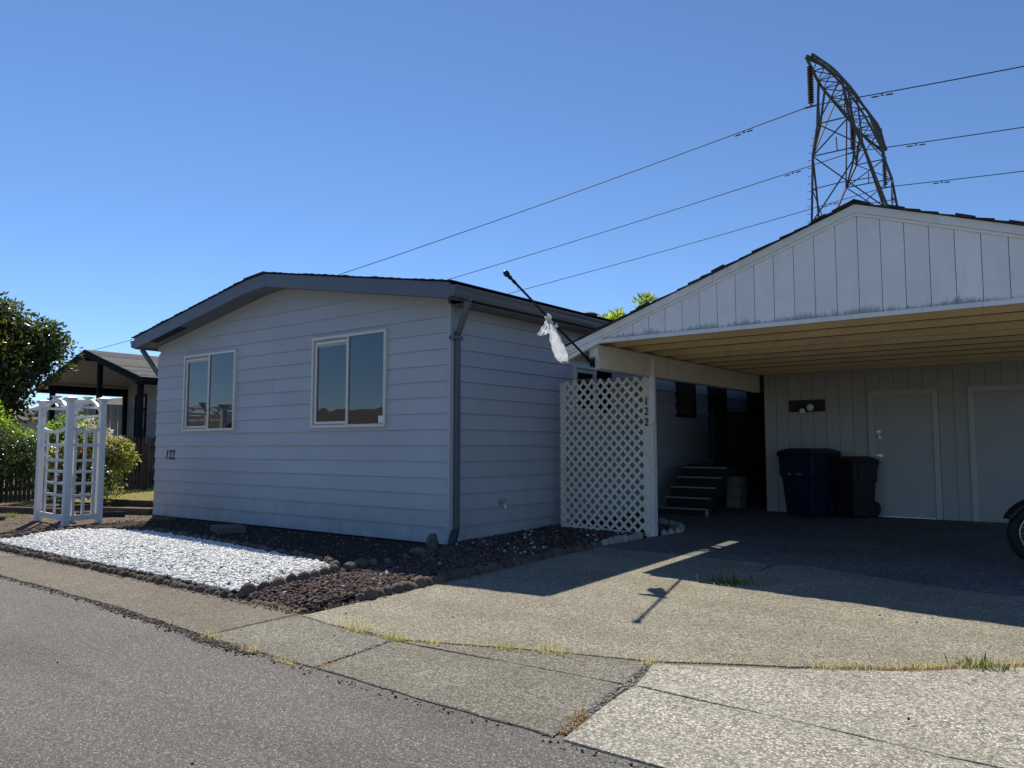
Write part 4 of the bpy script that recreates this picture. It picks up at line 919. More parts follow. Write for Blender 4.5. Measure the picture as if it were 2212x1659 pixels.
# ------------------------------------------------------------------ wheelie bins
def bin_(name, label, c, rot, w, d, h, mat, txt):
    root = thing(name, (0, 0, 0), label, 'wheelie bin', 'wheelie bins by the shed wall')
    def ring(z, k, kd=None): kd = kd or k; return [(-w / 2 * k, -d / 2 * kd, z), (w / 2 * k, -d / 2 * kd, z), (w / 2 * k, d / 2 * kd, z), (-w / 2 * k, d / 2 * kd, z)]
    b = MB(); rings = [ring(.03, .76), ring(h * .58, .90), ring(h * .585, .965), ring(h * .80, .99), ring(h * .89, 1.0)]
    b.v = [p for q in rings for p in q]; b.f = [(0, 3, 2, 1)] + [(4 * i + j, 4 * i + (j + 1) % 4, 4 * i + 4 + (j + 1) % 4, 4 * i + 4 + j) for i in range(4) for j in range(4)] + [(16, 17, 18, 19)]
    b.build('bin_body', mat, root, bevel=.025)
    rim = MB().hexa(ring(h * .875, 1.05) + ring(h * .905, 1.06)).build('rim', mat, root, bevel=.008)
    l = MB(); R2 = [ring(h * .905, 1.06), ring(h * .945, 1.05), ring(h * .985, .78, .8), ring(h, .6, .62)]
    l.v = [p for q in R2 for p in q]; l.f = [(0, 3, 2, 1)] + [(4 * i + j, 4 * i + (j + 1) % 4, 4 * i + 4 + (j + 1) % 4, 4 * i + 4 + j) for i in range(3) for j in range(4)] + [(12, 13, 14, 15)]
    l.build('lid', mat, root, bevel=.012)
    hd = MB()
    hd.tube([(-w * .36, d * .5, h * .90), (-w * .36, d * .66, h * .93), (w * .36, d * .66, h * .93), (w * .36, d * .5, h * .90)], .016, 8); hd.build('handle', mat, root)
    for s in (-1, 1):
        MB().torus((s * w * .40, d * .40, .125), (1, 0, 0), .085, .04, 22, 8, .7).lathe([(0, -.02), (.07, -.018), (.07, .018), (0, .02)], (s * w * .40, d * .40, .125), (1, 0, 0), 16).build('wheel', M['rubber'], root, smooth=False)
    MB().tube([(-w * .4, d * .40, .125), (w * .4, d * .40, .125)], .012, 8).build('axle', M['steel'], root)
    for i in range(5): MB().box((-.16 + i * .065, -d / 2 * 1.0 - .004, h * .68), (-.145 + i * .065, -d / 2 * .96, h * .76)).build('moulded_rib', mat, root)
    for s in (-1, 1): MB().box((s * w * .49 - .012, -d * .30, h * .62), (s * w * .49 + .012, d * .30, h * .86)).build('side_rib', mat, root)
    if txt:
        g = paint('faded_white_stamp', (.20, .20, .23), .6)
        text_part('stamp', txt, .055, (.06, -d / 2 * .975 - .006, h * .60), (R(88), 0, 0), g, root, extrude=.001, sx=.9)
        MB().box((-.13, -d / 2 * .975 - .006, h * .60), (-.085, -d / 2 * .975 - .002, h * .64)).build('stamp_square', g, root)
        MB().box((-.10, -d / 2 * .86 - .003, h * .36), (.06, -d / 2 * .84, h * .368)).build('mould_line', M['side'] if 'side' in M else mat, root)
    root.location = (c[0], c[1], gz(*c) + .015); root.rotation_euler = (0, 0, rot); return root
bin_('wheelie_bin', 'larger dark blue wheelie bin with a stamped number, left of the shed door', (-3.92, 12.68), R(-20), .62, .68, 1.06, M['binblue'], '118703')
bin_('wheelie_bin', 'smaller charcoal wheelie bin between the blue bin and the shed door', (-3.30, 12.86), R(-28), .46, .52, .93, M['binblack'], None)

# ------------------------------------------------------------------ motorcycle (only its front wheel shows)
mo = thing('motorcycle', (0, 0, 0), 'dark motorcycle parked under the carport, spoked front wheel showing', 'motorcycle')
def wheel(x, r, wd):
    c = (x, 0, r); ty = MB().torus(c, (0, 1, 0), r - wd * .5, wd * .5, 44, 12, 1.05).build('tyre', M['rubber'], mo, smooth=True)
    rm = MB(); rm.torus(c, (0, 1, 0), r - wd * 1.02, .013, 44, 8, 2.4); rm.build('rim', M['chrome'], mo, smooth=True)
    hb = MB().lathe([(.02, -.07), (.042, -.065), (.042, -.05), (.022, -.045), (.022, .045), (.042, .05), (.042, .065), (.02, .07)], c, (0, 1, 0), 18).build('hub', M['chrome'], mo)
    for i in range(32):
        a = i / 32 * 6.283; s = 1 if i % 2 else -1; k = .55 if (i // 2) % 2 else -.55
        MB().tube([(x + .05 * math.cos(a + k), s * .055, r + .05 * math.sin(a + k)), (x + (r - wd * 1.05) * math.cos(a), s * .006, r + (r - wd * 1.05) * math.sin(a))], .0022, 5).build('spoke', M['chrome'], hb)
    dk = MB().lathe([(.07, 0), (.12, .001), (.12, .005), (.07, .006)], (x, .075, r), (0, 1, 0), 24).build('brake_disc', M['steel'], mo)
wheel(0, .305, .10); wheel(1.45, .305, .13)
for x, rr_, a0, a1, nm in ((0, .345, 25, 165, 'front_fender'), (1.45, .36, 5, 150, 'rear_fender')):
    mb = MB(); k = 16
    for i in range(k + 1):
        a = R(a0 + (a1 - a0) * i / k)
        for yy, q in ((-.085, -.03), (-.05, .0), (0, .012), (.05, 0), (.085, -.03)): mb.v.append((x - (rr_ + q) * math.cos(a), yy, .305 + (rr_ + q) * math.sin(a)))
    mb.f = [(i * 5 + j, i * 5 + j + 1, i * 5 + 6 + j, i * 5 + 5 + j) for i in range(k) for j in range(4)]
    o = mb.build(nm, M['black'], mo, smooth=True); s_ = o.modifiers.new('thick', 'SOLIDIFY'); s_.thickness = .006
for s in (-1, 1):
    MB().tube([(0, s * .105, .305), (.20, s * .105, .72), (.30, s * .10, .95)], [.026, .026, .021], 10).build('fork_leg', M['chrome'], mo, smooth=True)
    MB().tube([(.30, s * .08, .98), (.33, s * .25, 1.05), (.46, s * .36, 1.04)], .014, 8).build('handlebar', M['chrome'], mo, smooth=True)
    MB().tube([(1.45, s * .14, .305), (1.2, s * .15, .62)], .028, 10).build('shock_absorber', M['chrome'], mo)
MB().lathe([(.0, -.1), (.06, -.09), (.09, -.04), (.095, 0), (.08, .01), (0, .015)], (.17, 0, .86), (-1, 0, 0), 18).build('headlight', M['chrome'], mo, smooth=True)
tk = MB().lathe([(0, -.26), (.07, -.24), (.12, -.12), (.135, .05), (.12, .18), (.06, .26), (0, .27)], (.62, 0, .80), (1, 0, -.12), 18); tk.build('fuel_tank', M['binblue'], mo, smooth=True)
sb = MB(); sb.v = []
for x, hw, z, t in ((.86, .10, .74, .05), (1.0, .15, .72, .08), (1.25, .14, .74, .09), (1.45, .10, .80, .06)): sb.v += [(x, -hw, z - t / 2), (x, hw, z - t / 2), (x, hw * .8, z + t), (x, -hw * .8, z + t)]
sb.f = [(0, 3, 2, 1), (12, 13, 14, 15)] + [(4 * i + j, 4 * i + (j + 1) % 4, 4 * i + 4 + (j + 1) % 4, 4 * i + 4 + j) for i in range(3) for j in range(4)]
sb.build('seat', M['rubber'], mo, bevel=.03)
en = MB().box((.52, -.15, .22), (.92, .15, .42)); en.bar((.62, 0, .42), (.54, 0, .68), .2, .2); en.bar((.78, 0, .42), (.88, 0, .68), .2, .2)
en.build('engine', M['steel'], mo, bevel=.02)
MB().tube([(.32, 0, .92), (.42, 0, .5), (.5, 0, .18), (1.0, 0, .18), (1.35, 0, .36)], .022, 8).build('frame', M['black'], mo)
MB().tube([(.58, -.17, .5), (.62, -.2, .26), (1.0, -.2, .22), (1.75, -.2, .30)], [.025, .025, .035, .04], 10).build('exhaust', M['chrome'], mo, smooth=True)
MB().bar((.95, .17, .2), (1.05, .33, .06), .02, .02).build('kickstand', M['black'], mo)
mo.location = (-.66, 9.22, gz(0, 9.3) + .015); mo.rotation_euler = (0, R(0), R(27))
# ================================================================== GARDEN ARBOR
ar = thing('garden_arbor', (-13.9, 5.9, -.03), 'white vinyl garden arbor with arched top and lattice sides', 'arbor')
aA, aB, aC = Vector((-14.62, 5.70, 0)), Vector((-13.27, 5.58, 0)), Vector((-13.34, 6.12, 0)); aD = aA + (aC - aB)
def zg(p): return gz(p.x, p.y)
for p in (aA, aB, aC, aD):
    g = zg(p)
    po_ = MB().box((p.x - .048, p.y - .048, g - .03), (p.x + .048, p.y + .048, g + 1.99)).build('post', M['vinyl'], ar, bevel=.006)
    cp = MB(); t = g + 1.99
    cp.hexa([(p.x - .06, p.y - .06, t), (p.x + .06, p.y - .06, t), (p.x + .06, p.y + .06, t), (p.x - .06, p.y + .06, t), (p.x - .085, p.y - .085, t + .045), (p.x + .085, p.y - .085, t + .045), (p.x + .085, p.y + .085, t + .045), (p.x - .085, p.y + .085, t + .045)])
    cp.hexa([(p.x - .085, p.y - .085, t + .045), (p.x + .085, p.y - .085, t + .045), (p.x + .085, p.y + .085, t + .045), (p.x - .085, p.y + .085, t + .045), (p.x - .02, p.y - .02, t + .07), (p.x + .02, p.y - .02, t + .07), (p.x + .02, p.y + .02, t + .07), (p.x - .02, p.y + .02, t + .07)])
    cp.build('post_cap', M['vinyl'], po_)
def panel(p, q, ups, rung0, zs, zt):
    d = (q - p); L = d.length; d.normalize(); g = zg(p)
    def P(u, z): return p + d * (u * L) + Vector((0, 0, g + z))
    up = Vector((-d.y, d.x, 0))
    MB().bar(P(.03, .12), P(.97, .12), .035, .085, up=(0, 0, 1)).build('bottom_rail', M['vinyl'], ar)
    MB().bar(P(.03, zt), P(.97, zt), .03, .05).build('rung', M['vinyl'], ar)
    sag = lambda u: zt + .30 - .085 * (1 - ((u - .5) / .5) ** 2) if True else 0
    mb = MB(); n = 12
    for i in range(n): 
        u0, u1 = .03 + .94 * i / n, .03 + .94 * (i + 1) / n; mb.bar(P(u0, sag(u0)), P(u1, sag(u1)), .035, .05)
    mb.build('scooped_rail', M['vinyl'], ar)
    for u in ups: MB().bar(P(u, .16), P(u, sag(u)), .045, .028, up=up).build('upright', M['vinyl'], ar)
    for z in zs: MB().bar(P(rung0[0], z), P(rung0[1], z), .026, .042).build('rung', M['vinyl'], ar)
panel(aA, aB, (.245, .60, .93), (.245, .93), (1.03, .85, .66, .47), 1.28)
panel(aB, aC, (.20, .50, .80), (.20, .80), (1.03, .85, .66, .47), 1.28)
def arch(p, q):
    d = q - p; g = zg(p); n = 16; pts = []
    for i in range(n + 1):
        t = i / n; a = math.pi * t; pts.append((t, 1.72 + .27 * math.sin(a) ** .8))
    mb = MB()
    for (t0, z0), (t1, z1) in zip(pts, pts[1:]):
        a, b = p + d * t0, p + d * t1; mb.hexa([Vector((a.x, a.y, g + z0)) + o for o in (Vector((0, 0, 0)),)] * 0 or [(a.x, a.y - .02, g + z0), (b.x, b.y - .02, g + z1), (b.x, b.y + .02, g + z1), (a.x, a.y + .02, g + z0), (a.x, a.y - .02, g + z0 + .065), (b.x, b.y - .02, g + z1 + .065), (b.x, b.y + .02, g + z1 + .065), (a.x, a.y + .02, g + z0 + .065)])
    mb.build('arch', M['vinyl'], ar)
    m = p + d * .5; t = g + 2.05
    k = MB().box((m.x - .035, m.y - .035, g + 1.98), (m.x + .035, m.y + .035, t)); k.hexa([(m.x - .04, m.y - .04, t), (m.x + .04, m.y - .04, t), (m.x + .04, m.y + .04, t), (m.x - .04, m.y + .04, t), (m.x - .07, m.y - .07, t + .04), (m.x + .07, m.y - .07, t + .04), (m.x + .07, m.y + .07, t + .04), (m.x - .07, m.y + .07, t + .04)])
    k.build('finial_block', M['vinyl'], ar)
arch(aA, aB); arch(aD, aC)
for t, z in ((.12, 1.90), (.3, 2.00), (.7, 2.00), (.88, 1.90)):
    a, b = aA + (aB - aA) * t, aD + (aC - aD) * t; e = (b - a).normalized() * .10; g = zg(a)
    MB().bar(a - e + Vector((0, 0, g + z)), b + e + Vector((0, 0, g + z)), .03, .04).build('top_slat', M['vinyl'], ar)
MB().bar(aD + Vector((0, 0, zg(aD) + 1.75)), aC + Vector((0, 0, zg(aD) + 1.75)), .03, .04).build('rear_rail', M['vinyl'], ar)
mb = MB().tube([(-14.05, 5.86, .03), (-13.55, 5.86, .045)], .055, 14)
for i in range(12): mb.torus((-14.03 + i * .042, 5.86, .031 + i * .0013), (1, 0, .03), .055, .006, 14, 6)
tag(mb.build('drain_pipe', paint('pale_ribbed_plastic', (.55, .54, .50), .5), at=(-13.8, 5.86, -.02)), 'pale ribbed drain pipe lying at the foot of the arbor', 'drain pipe')
# landscape timbers and curled edging strip
for i, (a, b, z, l) in enumerate((((-17.6, 5.75), (-15.3, 6.40), .05, 'long low brown timber left of the arbor'), ((-15.15, 6.86), (-13.80, 7.26), .05, 'brown timber between the arbor and the house corner'), ((-16.9, 7.75), (-14.6, 8.35), .06, 'thin gray timber at the front edge of the dry lawn'), ((-14.0, 7.6), (-13.75, 7.28), .05, 'short brown timber end against the blue house wall'))):
    mb = MB(); g = gz(*a); mb.bar((a[0], a[1], g + z), (b[0], b[1], gz(*b) + z), .13, .13); tag(mb.build('landscape_timber', M['timber'], at=(a[0], a[1], g - .02), bevel=.012), l, 'timber', 'landscape timbers')
mb = MB(); pts = [(-14.55, 6.30), (-14.35, 6.42), (-14.2, 6.58), (-14.05, 6.72), (-13.85, 6.80)]
for a, b in zip(pts, pts[1:]): mb.bar((a[0], a[1], gz(*a) + .04), (b[0], b[1], gz(*b) + .04), .022, .10)
tag(mb.build('edging_strip', M['rubber'], at=(-14.5, 6.3, -.02)), 'curled strip of dark rubber edging beside the house corner', 'edging')
mb = MB(); pts = [(-17.0, 4.9), (-16.3, 5.02), (-15.6, 5.25), (-15.2, 5.4)]
for a, b in zip(pts, pts[1:]): mb.bar((a[0], a[1], gz(*a) + .03), (b[0], b[1], gz(*b) + .03), .05, .07)
tag(mb.build('edging_strip', M['timber'], at=(-16, 5, -.05)), 'low dark edging strip at the far left edge of the bed', 'edging')

# ================================================================== PICKET FENCE
fe = thing('picket_fence', (-19.3, 8, 0), 'dark brown picket fence along the side of the yard', 'fence')
FL = [(-17.9, 3.6), (-18.75, 6.55), (-19.7, 8.4), (-20.5, 10.6), (-21.8, 14.0)]
r = random.Random(9)
pkm = []
for v in range(4):
    h = 1.36 + r.uniform(-.02, .02)
    q = MB().prism([(-.043, 0, 0), (.043, 0, 0), (.043, 0, h - .05), (.02, 0, h), (-.02, 0, h), (-.043, 0, h - .05)], (0, .016, 0))
    me = bpy.data.meshes.new('picket'); me.from_pydata(q.v, [], q.f); me.materials.append(M['fence']); pkm.append(me)
for (a, b) in zip(FL, FL[1:]):
    L = math.hypot(b[0] - a[0], b[1] - a[1]); n = int(L / .118); ang = math.atan2(b[1] - a[1], b[0] - a[0])
    for i in range(n):
        t = (i + .5) / n; x, y = a[0] + (b[0] - a[0]) * t, a[1] + (b[1] - a[1]) * t
        o = bpy.data.objects.new('picket', r.choice(pkm)); link(o, fe); o.location = Vector((x, y, gz(x, y) + .05 + r.uniform(-.012, .012))) - off(fe); o.rotation_euler = (r.gauss(0, .01), r.gauss(0, .012), ang + r.gauss(0, .02))
    nx, ny = -(b[1] - a[1]) / L * .04, (b[0] - a[0]) / L * .04
    for z in (.32, 1.12): MB().bar((a[0] + nx, a[1] + ny, gz(*a) + z), (b[0] + nx, b[1] + ny, gz(*b) + z), .04, .085).build('fence_rail', M['fence'], fe)
    MB().box((a[0] + 2 * nx - .045, a[1] + 2 * ny - .045, -.1), (a[0] + 2 * nx + .045, a[1] + 2 * ny + .045, 1.3)).build('fence_post', M['fence'], fe)

# ================================================================== SHRUBS AND TREES
def limbs(mb, base, top, r0, r1, n, spread, rnd, h0=.35):
    base, top = Vector(base), Vector(top)
    mid = base.lerp(top, .5) + Vector((rnd.uniform(-.1, .1), rnd.uniform(-.1, .1), 0)) * r0 * 8
    mb.tube([base, mid, top], [r0, (r0 + r1) / 2, r1], 9)
    for i in range(n):
        t = h0 + (1 - h0) * i / n; s = base.lerp(mid, t * 2) if t < .5 else mid.lerp(top, t * 2 - 1); a = i * 2.4 + rnd.uniform(-.4, .4)
        e = s + Vector((math.cos(a), math.sin(a), rnd.uniform(.35, .9))) * spread * (1.05 - .5 * t); k = r0 * (.5 - .3 * t)
        m = s.lerp(e, .5) + Vector((0, 0, spread * .08)); mb.tube([s, m, e], [k, k * .7, k * .3], 6)
def plant(name, label, cat, base, blobs, n, size, mat, seed, ratio=.42, clump=.2, nclump=120, shell=.55, group=None, stem=(.02, .01, 6, .4), bloom=None, trunk='stem', crown='foliage', droop=.3):
    root = thing(name, base, label, cat, group); rnd = random.Random(seed)
    top = blobs[0][0]; mb = MB(); limbs(mb, (base[0], base[1], base[2] - .03), (top[0], top[1], top[2]), stem[0], stem[1], stem[2], stem[3], rnd)
    mb.build(trunk, M['bark'], root, smooth=True)
    c = foliage(crown, blobs, n, size, mat, seed, root, ratio, clump, nclump, shell, droop)
    if bloom:
        nb, bs, bm, top_only = bloom; rr = np.random.default_rng(seed + 5); Vs = []
        bl = [((b[0][0], b[0][1], b[0][2] + (b[1][2] * .3 if top_only else 0)), tuple(q * 1.03 for q in b[1])) for b in blobs]
        foliage('blossom', bl, nb * 60, bs, bm, seed + 9, root, .8, bs * 2.2, nb, .93, 0)
    return root
# big glossy tree left
tc = (-25.7, 8.4)
plant('magnolia_tree', 'tall dense tree with glossy dark leaves and pale blossoms, left of the dark trimmed house', 'tree', (tc[0], tc[1], .05),
      [((-26.2, 7.3, 3.85), (2.4, 2.1, 1.6)), ((-25.7, 8.0, 3.25), (2.0, 1.5, 1.3)), ((-25.3, 9.55, 4.3), (1.1, 1.05, .62)), ((-25.9, 8.5, 4.75), (1.2, 1.0, .6)), ((-26.3, 7.2, 5.2), (1.2, 1.0, .55)), ((-25.5, 7.8, 2.5), (1.5, 1.4, .6)), ((-25.4, 9.2, 3.6), (.9, .7, .5))],
      62000, .17, M['magnolia'], 51, .40, .40, 620, .35, stem=(.19, .07, 9, 1.9), bloom=(7, .12, M['whitebloom'], False), trunk='trunk', crown='crown', droop=.1)
plant('shrub', 'dense dark shrub with small glossy leaves spilling over the fence at the far left', 'shrub', (-18.2, 6.2, .0),
      [((-18.25, 6.3, .98), (.5, .72, .60)), ((-18.35, 6.95, .85), (.35, .45, .48)), ((-18.1, 5.5, 1.05), (.6, .8, .65))], 17000, .055, M['hedge'], 52, .5, .17, 260, .6, 'shrubs by the picket fence')
plant('shrub', 'tall fresh green shrub rising behind the dark fence shrub', 'shrub', (-21.6, 7.2, .05),
      [((-21.4, 7.0, 1.35), (.9, .9, .75)), ((-21.8, 6.2, 1.5), (.8, .9, .75)), ((-21.2, 8.0, 1.15), (.55, .7, .6))], 11000, .085, M['bright'], 53, .5, .2, 200, .6, 'shrubs by the picket fence')
plant('shrub', 'bright green shrub seen through the arbor', 'shrub', (-20.7, 8.75, .05),
      [((-20.6, 8.75, 1.15), (.55, .75, .75)), ((-20.7, 9.1, 1.5), (.35, .4, .45))], 6000, .09, M['bright'], 54, .5, .18, 110, .55, 'shrubs by the picket fence')
plant('flowering_shrub', 'yellow green flowering shrub with faded cream blooms between the arbor and fence', 'shrub', (-17.3, 7.8, .03),
      [((-17.3, 7.75, .98), (.42, .5, .55)), ((-17.05, 8.15, .90), (.30, .33, .42)), ((-17.5, 7.35, .85), (.4, .42, .5)), ((-17.2, 8.0, 1.28), (.2, .28, .2))], 8200, .075, M['hydr'], 55, .55, .15, 150, .5, 'shrubs by the picket fence', stem=(.03, .012, 9, .5), bloom=(17, .045, M['bloom'], True))
plant('rose_bush', 'low rose bush with pink and white flowers behind the arbor', 'shrub', (-16.9, 7.0, .0),
      [((-16.9, 7.0, .75), (.35, .45, .45)), ((-16.5, 7.5, .55), (.4, .4, .35))], 2600, .06, M['hedge'], 56, .6, .14, 70, .5, stem=(.015, .006, 6, .35), bloom=(5, .05, M['pink'], False))
plant('bare_shrub', 'low twiggy half bare shrub in front of the lawn edge', 'shrub', (-16.0, 7.5, .0), [((-16.0, 7.5, .3), (.3, .35, .2))], 300, .05, M['hydr'], 57, .5, .12, 20, .4, stem=(.014, .006, 9, .45))
plant('leafy_tree', 'yellow green treetop showing above the carport roof', 'tree', (-19.2, 34.2, .2),
      [((-19.2, 34.2, 6.3), (2.3, 2.0, 1.5)), ((-19.95, 34.0, 7.42), (.45, .6, .75)), ((-18.35, 34.5, 7.85), (.42, .5, .85)), ((-19.2, 34.2, 4.6), (2.6, 2.4, 1.4))], 9000, .30, M['yellow_leaf'], 58, .4, .28, 240, .5, stem=(.2, .06, 8, 1.7), trunk='trunk', crown='crown', droop=-.6)
# ground plants
def tuft(name, label, xy, n, h, width, mat, seed, spread, group, lean=1.1, zo=.0):
    n = int(n * .6); width *= .75
    P = np.array(xy)[None] + np.random.default_rng(seed).normal(size=(n, 2)) * spread
    o = blades(name, P, h, width, M[mat], seed, lean); o.data.transform(Matrix.Translation((0, 0, zo))); 
    me = o.data; bm = bmesh.new(); bm.from_mesh(me); rr = random.Random(seed); sx_, sy_ = (spread if isinstance(spread, tuple) else (spread, spread))
    g = gz(*xy); c0 = bm.verts.new((xy[0], xy[1], g + .012)); ring = [bm.verts.new((xy[0] + math.cos(a * .5236) * sx_ * .9 * rr.uniform(.8, 1.1), xy[1] + math.sin(a * .5236) * sy_ * .9 * rr.uniform(.8, 1.1), g + .001)) for a in range(12)]
    for i in range(12): bm.faces.new((c0, ring[i], ring[(i + 1) % 12]))
    bm.to_mesh(me); bm.free(); return tag(o, label, 'grass tuft', group)
GT = 'grass tufts in the driveway joints'
tuft('grass_tuft', 'dry grass tuft with long seed stems at the corner of the red lava bed', (-4.28, 3.77), 190, (.05, .17), .005, 'straw', 61, (.11, .03), GT)
tuft('grass_tuft', 'thick yellow green tuft where the short transverse joint meets the driveway', (-3.88, 3.74), 200, (.04, .10), .005, 'yel_grass', 62, (.055, .03), GT)
tuft('grass_tuft', 'small flat yellow green tuft just right of the thick tuft', (-3.62, 3.80), 130, (.03, .07), .005, 'yel_grass', 63, (.05, .02), GT)
tuft('grass_tuft', 'dry spiky tuft, left of a touching pair in the middle of the joint', (-3.11, 3.97), 190, (.03, .09), .005, 'yel_grass', 64, (.09, .025), GT)
tuft('grass_tuft', 'wide pale spiky tuft, right of a touching pair in the middle of the joint', (-2.86, 4.07), 210, (.05, .12), .005, 'straw', 65, (.07, .03), GT)
tuft('grass_tuft', 'flat dry tuft at the top of the rubble filled joint', (-2.27, 4.24), 120, (.03, .07), .004, 'straw', 66, (.05, .025), GT)
tuft('grass_tuft', 'yellow grass tuft by the shadow of the flag', (-3.02, 6.25), 120, (.02, .06), .004, 'yel_grass', 67, (.12, .06), GT)
tuft('grass_tuft', 'rusty dead tuft at the street end of the short transverse joint', (-3.80, 3.10), 110, (.02, .05), .004, 'rust_grass', 68, (.03, .06), GT)
tuft('grass_tuft', 'straw tuft at the street edge where the brown strip ends', (-5.0, 3.09), 130, (.03, .07), .004, 'straw', 69, (.07, .03), GT)
tuft('grass_tuft', 'spidery straw tuft at the street edge right of the joint end', (-4.45, 3.02), 120, (.04, .11), .004, 'straw', 70, (.05, .025), GT)
tuft('grass_tuft', 'thin straw wisps at the street edge below the rusty tuft', (-4.05, 3.0), 60, (.03, .09), .004, 'straw', 71, (.09, .02), GT)
tuft('weed_clump', 'dark green leafy weed clump on the edge of the carport shadow', (-2.83, 6.80), 260, (.06, .19), .012, 'green_grass', 72, (.11, .06), None, 1.0)
tuft('weed_clump', 'small green weed at the right end of the dry grass strip', (-.70, 5.22), 220, (.03, .09), .012, 'green_grass', 73, (.07, .04), None, .9)
tuft('weed_clump', 'small green weed at the foot of the far left garden bed', (-15.7, 5.62), 160, (.04, .14), .014, 'green_grass', 74, (.12, .08), None, .9)
SA = [(-2.2, 4.27), (-1.6, 4.58), (-1.05, 4.93), (-.62, 5.3), (-.3, 5.58), (.6, 6.0)]
P = np.concatenate([along([(-1.45, 4.68), (-1.05, 4.93), (-.72, 5.2), (-.45, 5.45)], 800, .02, rng), along(SA, 200, .018, rng)])
tag(blades('dry_grass_strip', P, (.02, .085), .004, M['straw'], 81, 1.0), 'strip of dry straw grass along the curved driveway joint', 'grass', kind='stuff')
P = np.concatenate([along([(-1.42, 4.70), (-1.05, 4.93), (-.8, 5.12)], 420, .02, rng), along([(-2.06, 3.05), (-2.12, 3.3)], 260, .025, rng)])
tag(blades('rusty_grass_strip', P, (.015, .05), .004, M['rust_grass'], 82, .9), 'rusty dead grass low in the driveway joints', 'grass', kind='stuff')
P = np.concatenate([along([(-4.62, 3.76), (-3.9, 3.74), (-3.3, 3.93), (-2.4, 4.2)], 420, .014, rng), along([(-7, 3.2), (-5.1, 3.08), (-3.9, 3.0)], 300, .03, rng), along([(-5.7, 3.82), (-5.1, 3.84), (-5.02, 4.3), (-5.0, 4.9)], 420, .03, rng), along([(-3.2, 6.15), (-2.6, 6.7), (-2.1, 7.2)], 220, .03, rng)])
tag(blades('thin_dry_grass', P, (.015, .06), .0035, M['straw'], 83, 1.1), 'thin dry grass wisps along slab edges and the bed corner', 'grass', kind='stuff')
P = scatter([(-20.2, 7.6), (-17.0, 7.95), (-16.4, 8.85), (-13.75, 9.4), (-13.75, 12), (-20.6, 12.5)], 16000, rng)
tag(blades('lawn_grass', P, (.02, .07), .006, M['yel_grass'], 84, .9, zoff=.02), 'short dry yellow grass of the side lawn', 'grass', kind='stuff')
P = scatter([(-20, 4.4), (-14.9, 5.0), (-14.9, 6.0), (-17.5, 6.9), (-20, 7)], 2600, rng)
tag(blades('bed_grass', P, (.02, .06), .005, M['yel_grass'], 85, 1.0), 'sparse dry grass on the left garden bed', 'grass', kind='stuff')

# ================================================================== NEIGHBOUR HOUSE ON THE LEFT
nb = thing('neighbour_house', (-27.6, 15, .1), 'house with a gray shingled gable porch and near black trim beyond the fence', 'house')
NR, NZ, NE, NS = -27.6, 4.50, 3.70, .292
def nz(x): return NZ - NS * abs(x - NR)
NF, NBk = 12.0, 27.0
nl, nr = NR - NE - .05, NR + NE + .2
for xe, s, sd in ((nl, -1, 31), (nr, 1, 32)):
    roof_courses(nb, xe, nz(xe), NR, NZ + .004, NF - .03, NBk, 22, M['shingle_gray'], lift=.02, th=.014, jit=.01, seed=sd)
    MB().hexa([(NR, NF, NZ - .06), (xe, NF, nz(xe) - .06), (xe, NBk, nz(xe) - .06), (NR, NBk, NZ - .06), (NR, NF, NZ - .03), (xe, NF, nz(xe) - .03), (xe, NBk, nz(xe) - .03), (NR, NBk, NZ - .03)]).build('porch_ceiling', M['stucco'], nb)
    MB().prism([(NR, NF - .02, NZ - .22), (xe, NF - .02, nz(xe) - .22), (xe, NF - .02, nz(xe) - .005), (NR, NF - .02, NZ - .005)], (0, .03, 0)).build('barge_board', M['navy'], nb)
    MB().box((min(xe, xe - s * .03), NF + .012, nz(xe) - .2), (max(xe, xe - s * .03), NBk, nz(xe) - .015)).build('eave_board', M['navy'], nb)
    MB().box((min(xe, xe + s * .12), NF - .02, nz(xe) - .14), (max(xe, xe + s * .12), NBk, nz(xe) - .02)).build('gutter', M['navy'], nb)
MB().box((NR - .07, NF + .012, NZ - .36), (NR + .07, 15, NZ - .08)).build('ridge_beam', M['navy'], nb)
MB().box((NR - .07, 12.45, .1), (NR + .07, 12.59, NZ - .36)).build('porch_post', M['navy'], nb)
for x in (-30.7, -24.3):
    MB().box((x - .08, NF + .15, nz(x) - .34), (x + .08, 15, nz(x) - .12)).build('side_beam', M['navy'], nb)
    for y in (12.2, 14.85): MB().box((x - .075, y, .1), (x + .075, y + .15, nz(x) - .34)).build('porch_post', M['navy'], nb)
for i in range(16):
    y = 12.5 + i * .145; MB().box((-30.72, y, 1.45), (-30.69 + .02 * (i % 2), y + .13, 2.86)).build('blind_slat', M['curtain'], nb)
MB().box((-30.74, 12.35, .3), (-30.64, 14.85, .42)).build('rail', M['navy'], nb); MB().box((-30.74, 12.35, 1.28), (-30.64, 14.85, 1.36)).build('rail', M['navy'], nb)
for i in range(18): MB().box((-30.71, 12.4 + i * .135, .42), (-30.67, 12.44 + i * .135, 1.28)).build('baluster', M['navy'], nb)
MB().box((-30.9, 12.1, .08), (-24.2, 15, .34)).build('porch_floor', M['navy'], nb)
for i in range(26): MB().box((-30.66 + i * .245, 12.14, .34), (-30.62 + i * .245, 12.18, 1.25)).build('baluster', M['navy'], nb)
MB().box((-30.7, 12.13, 1.25), (-24.25, 12.2, 1.32)).build('rail', M['navy'], nb)
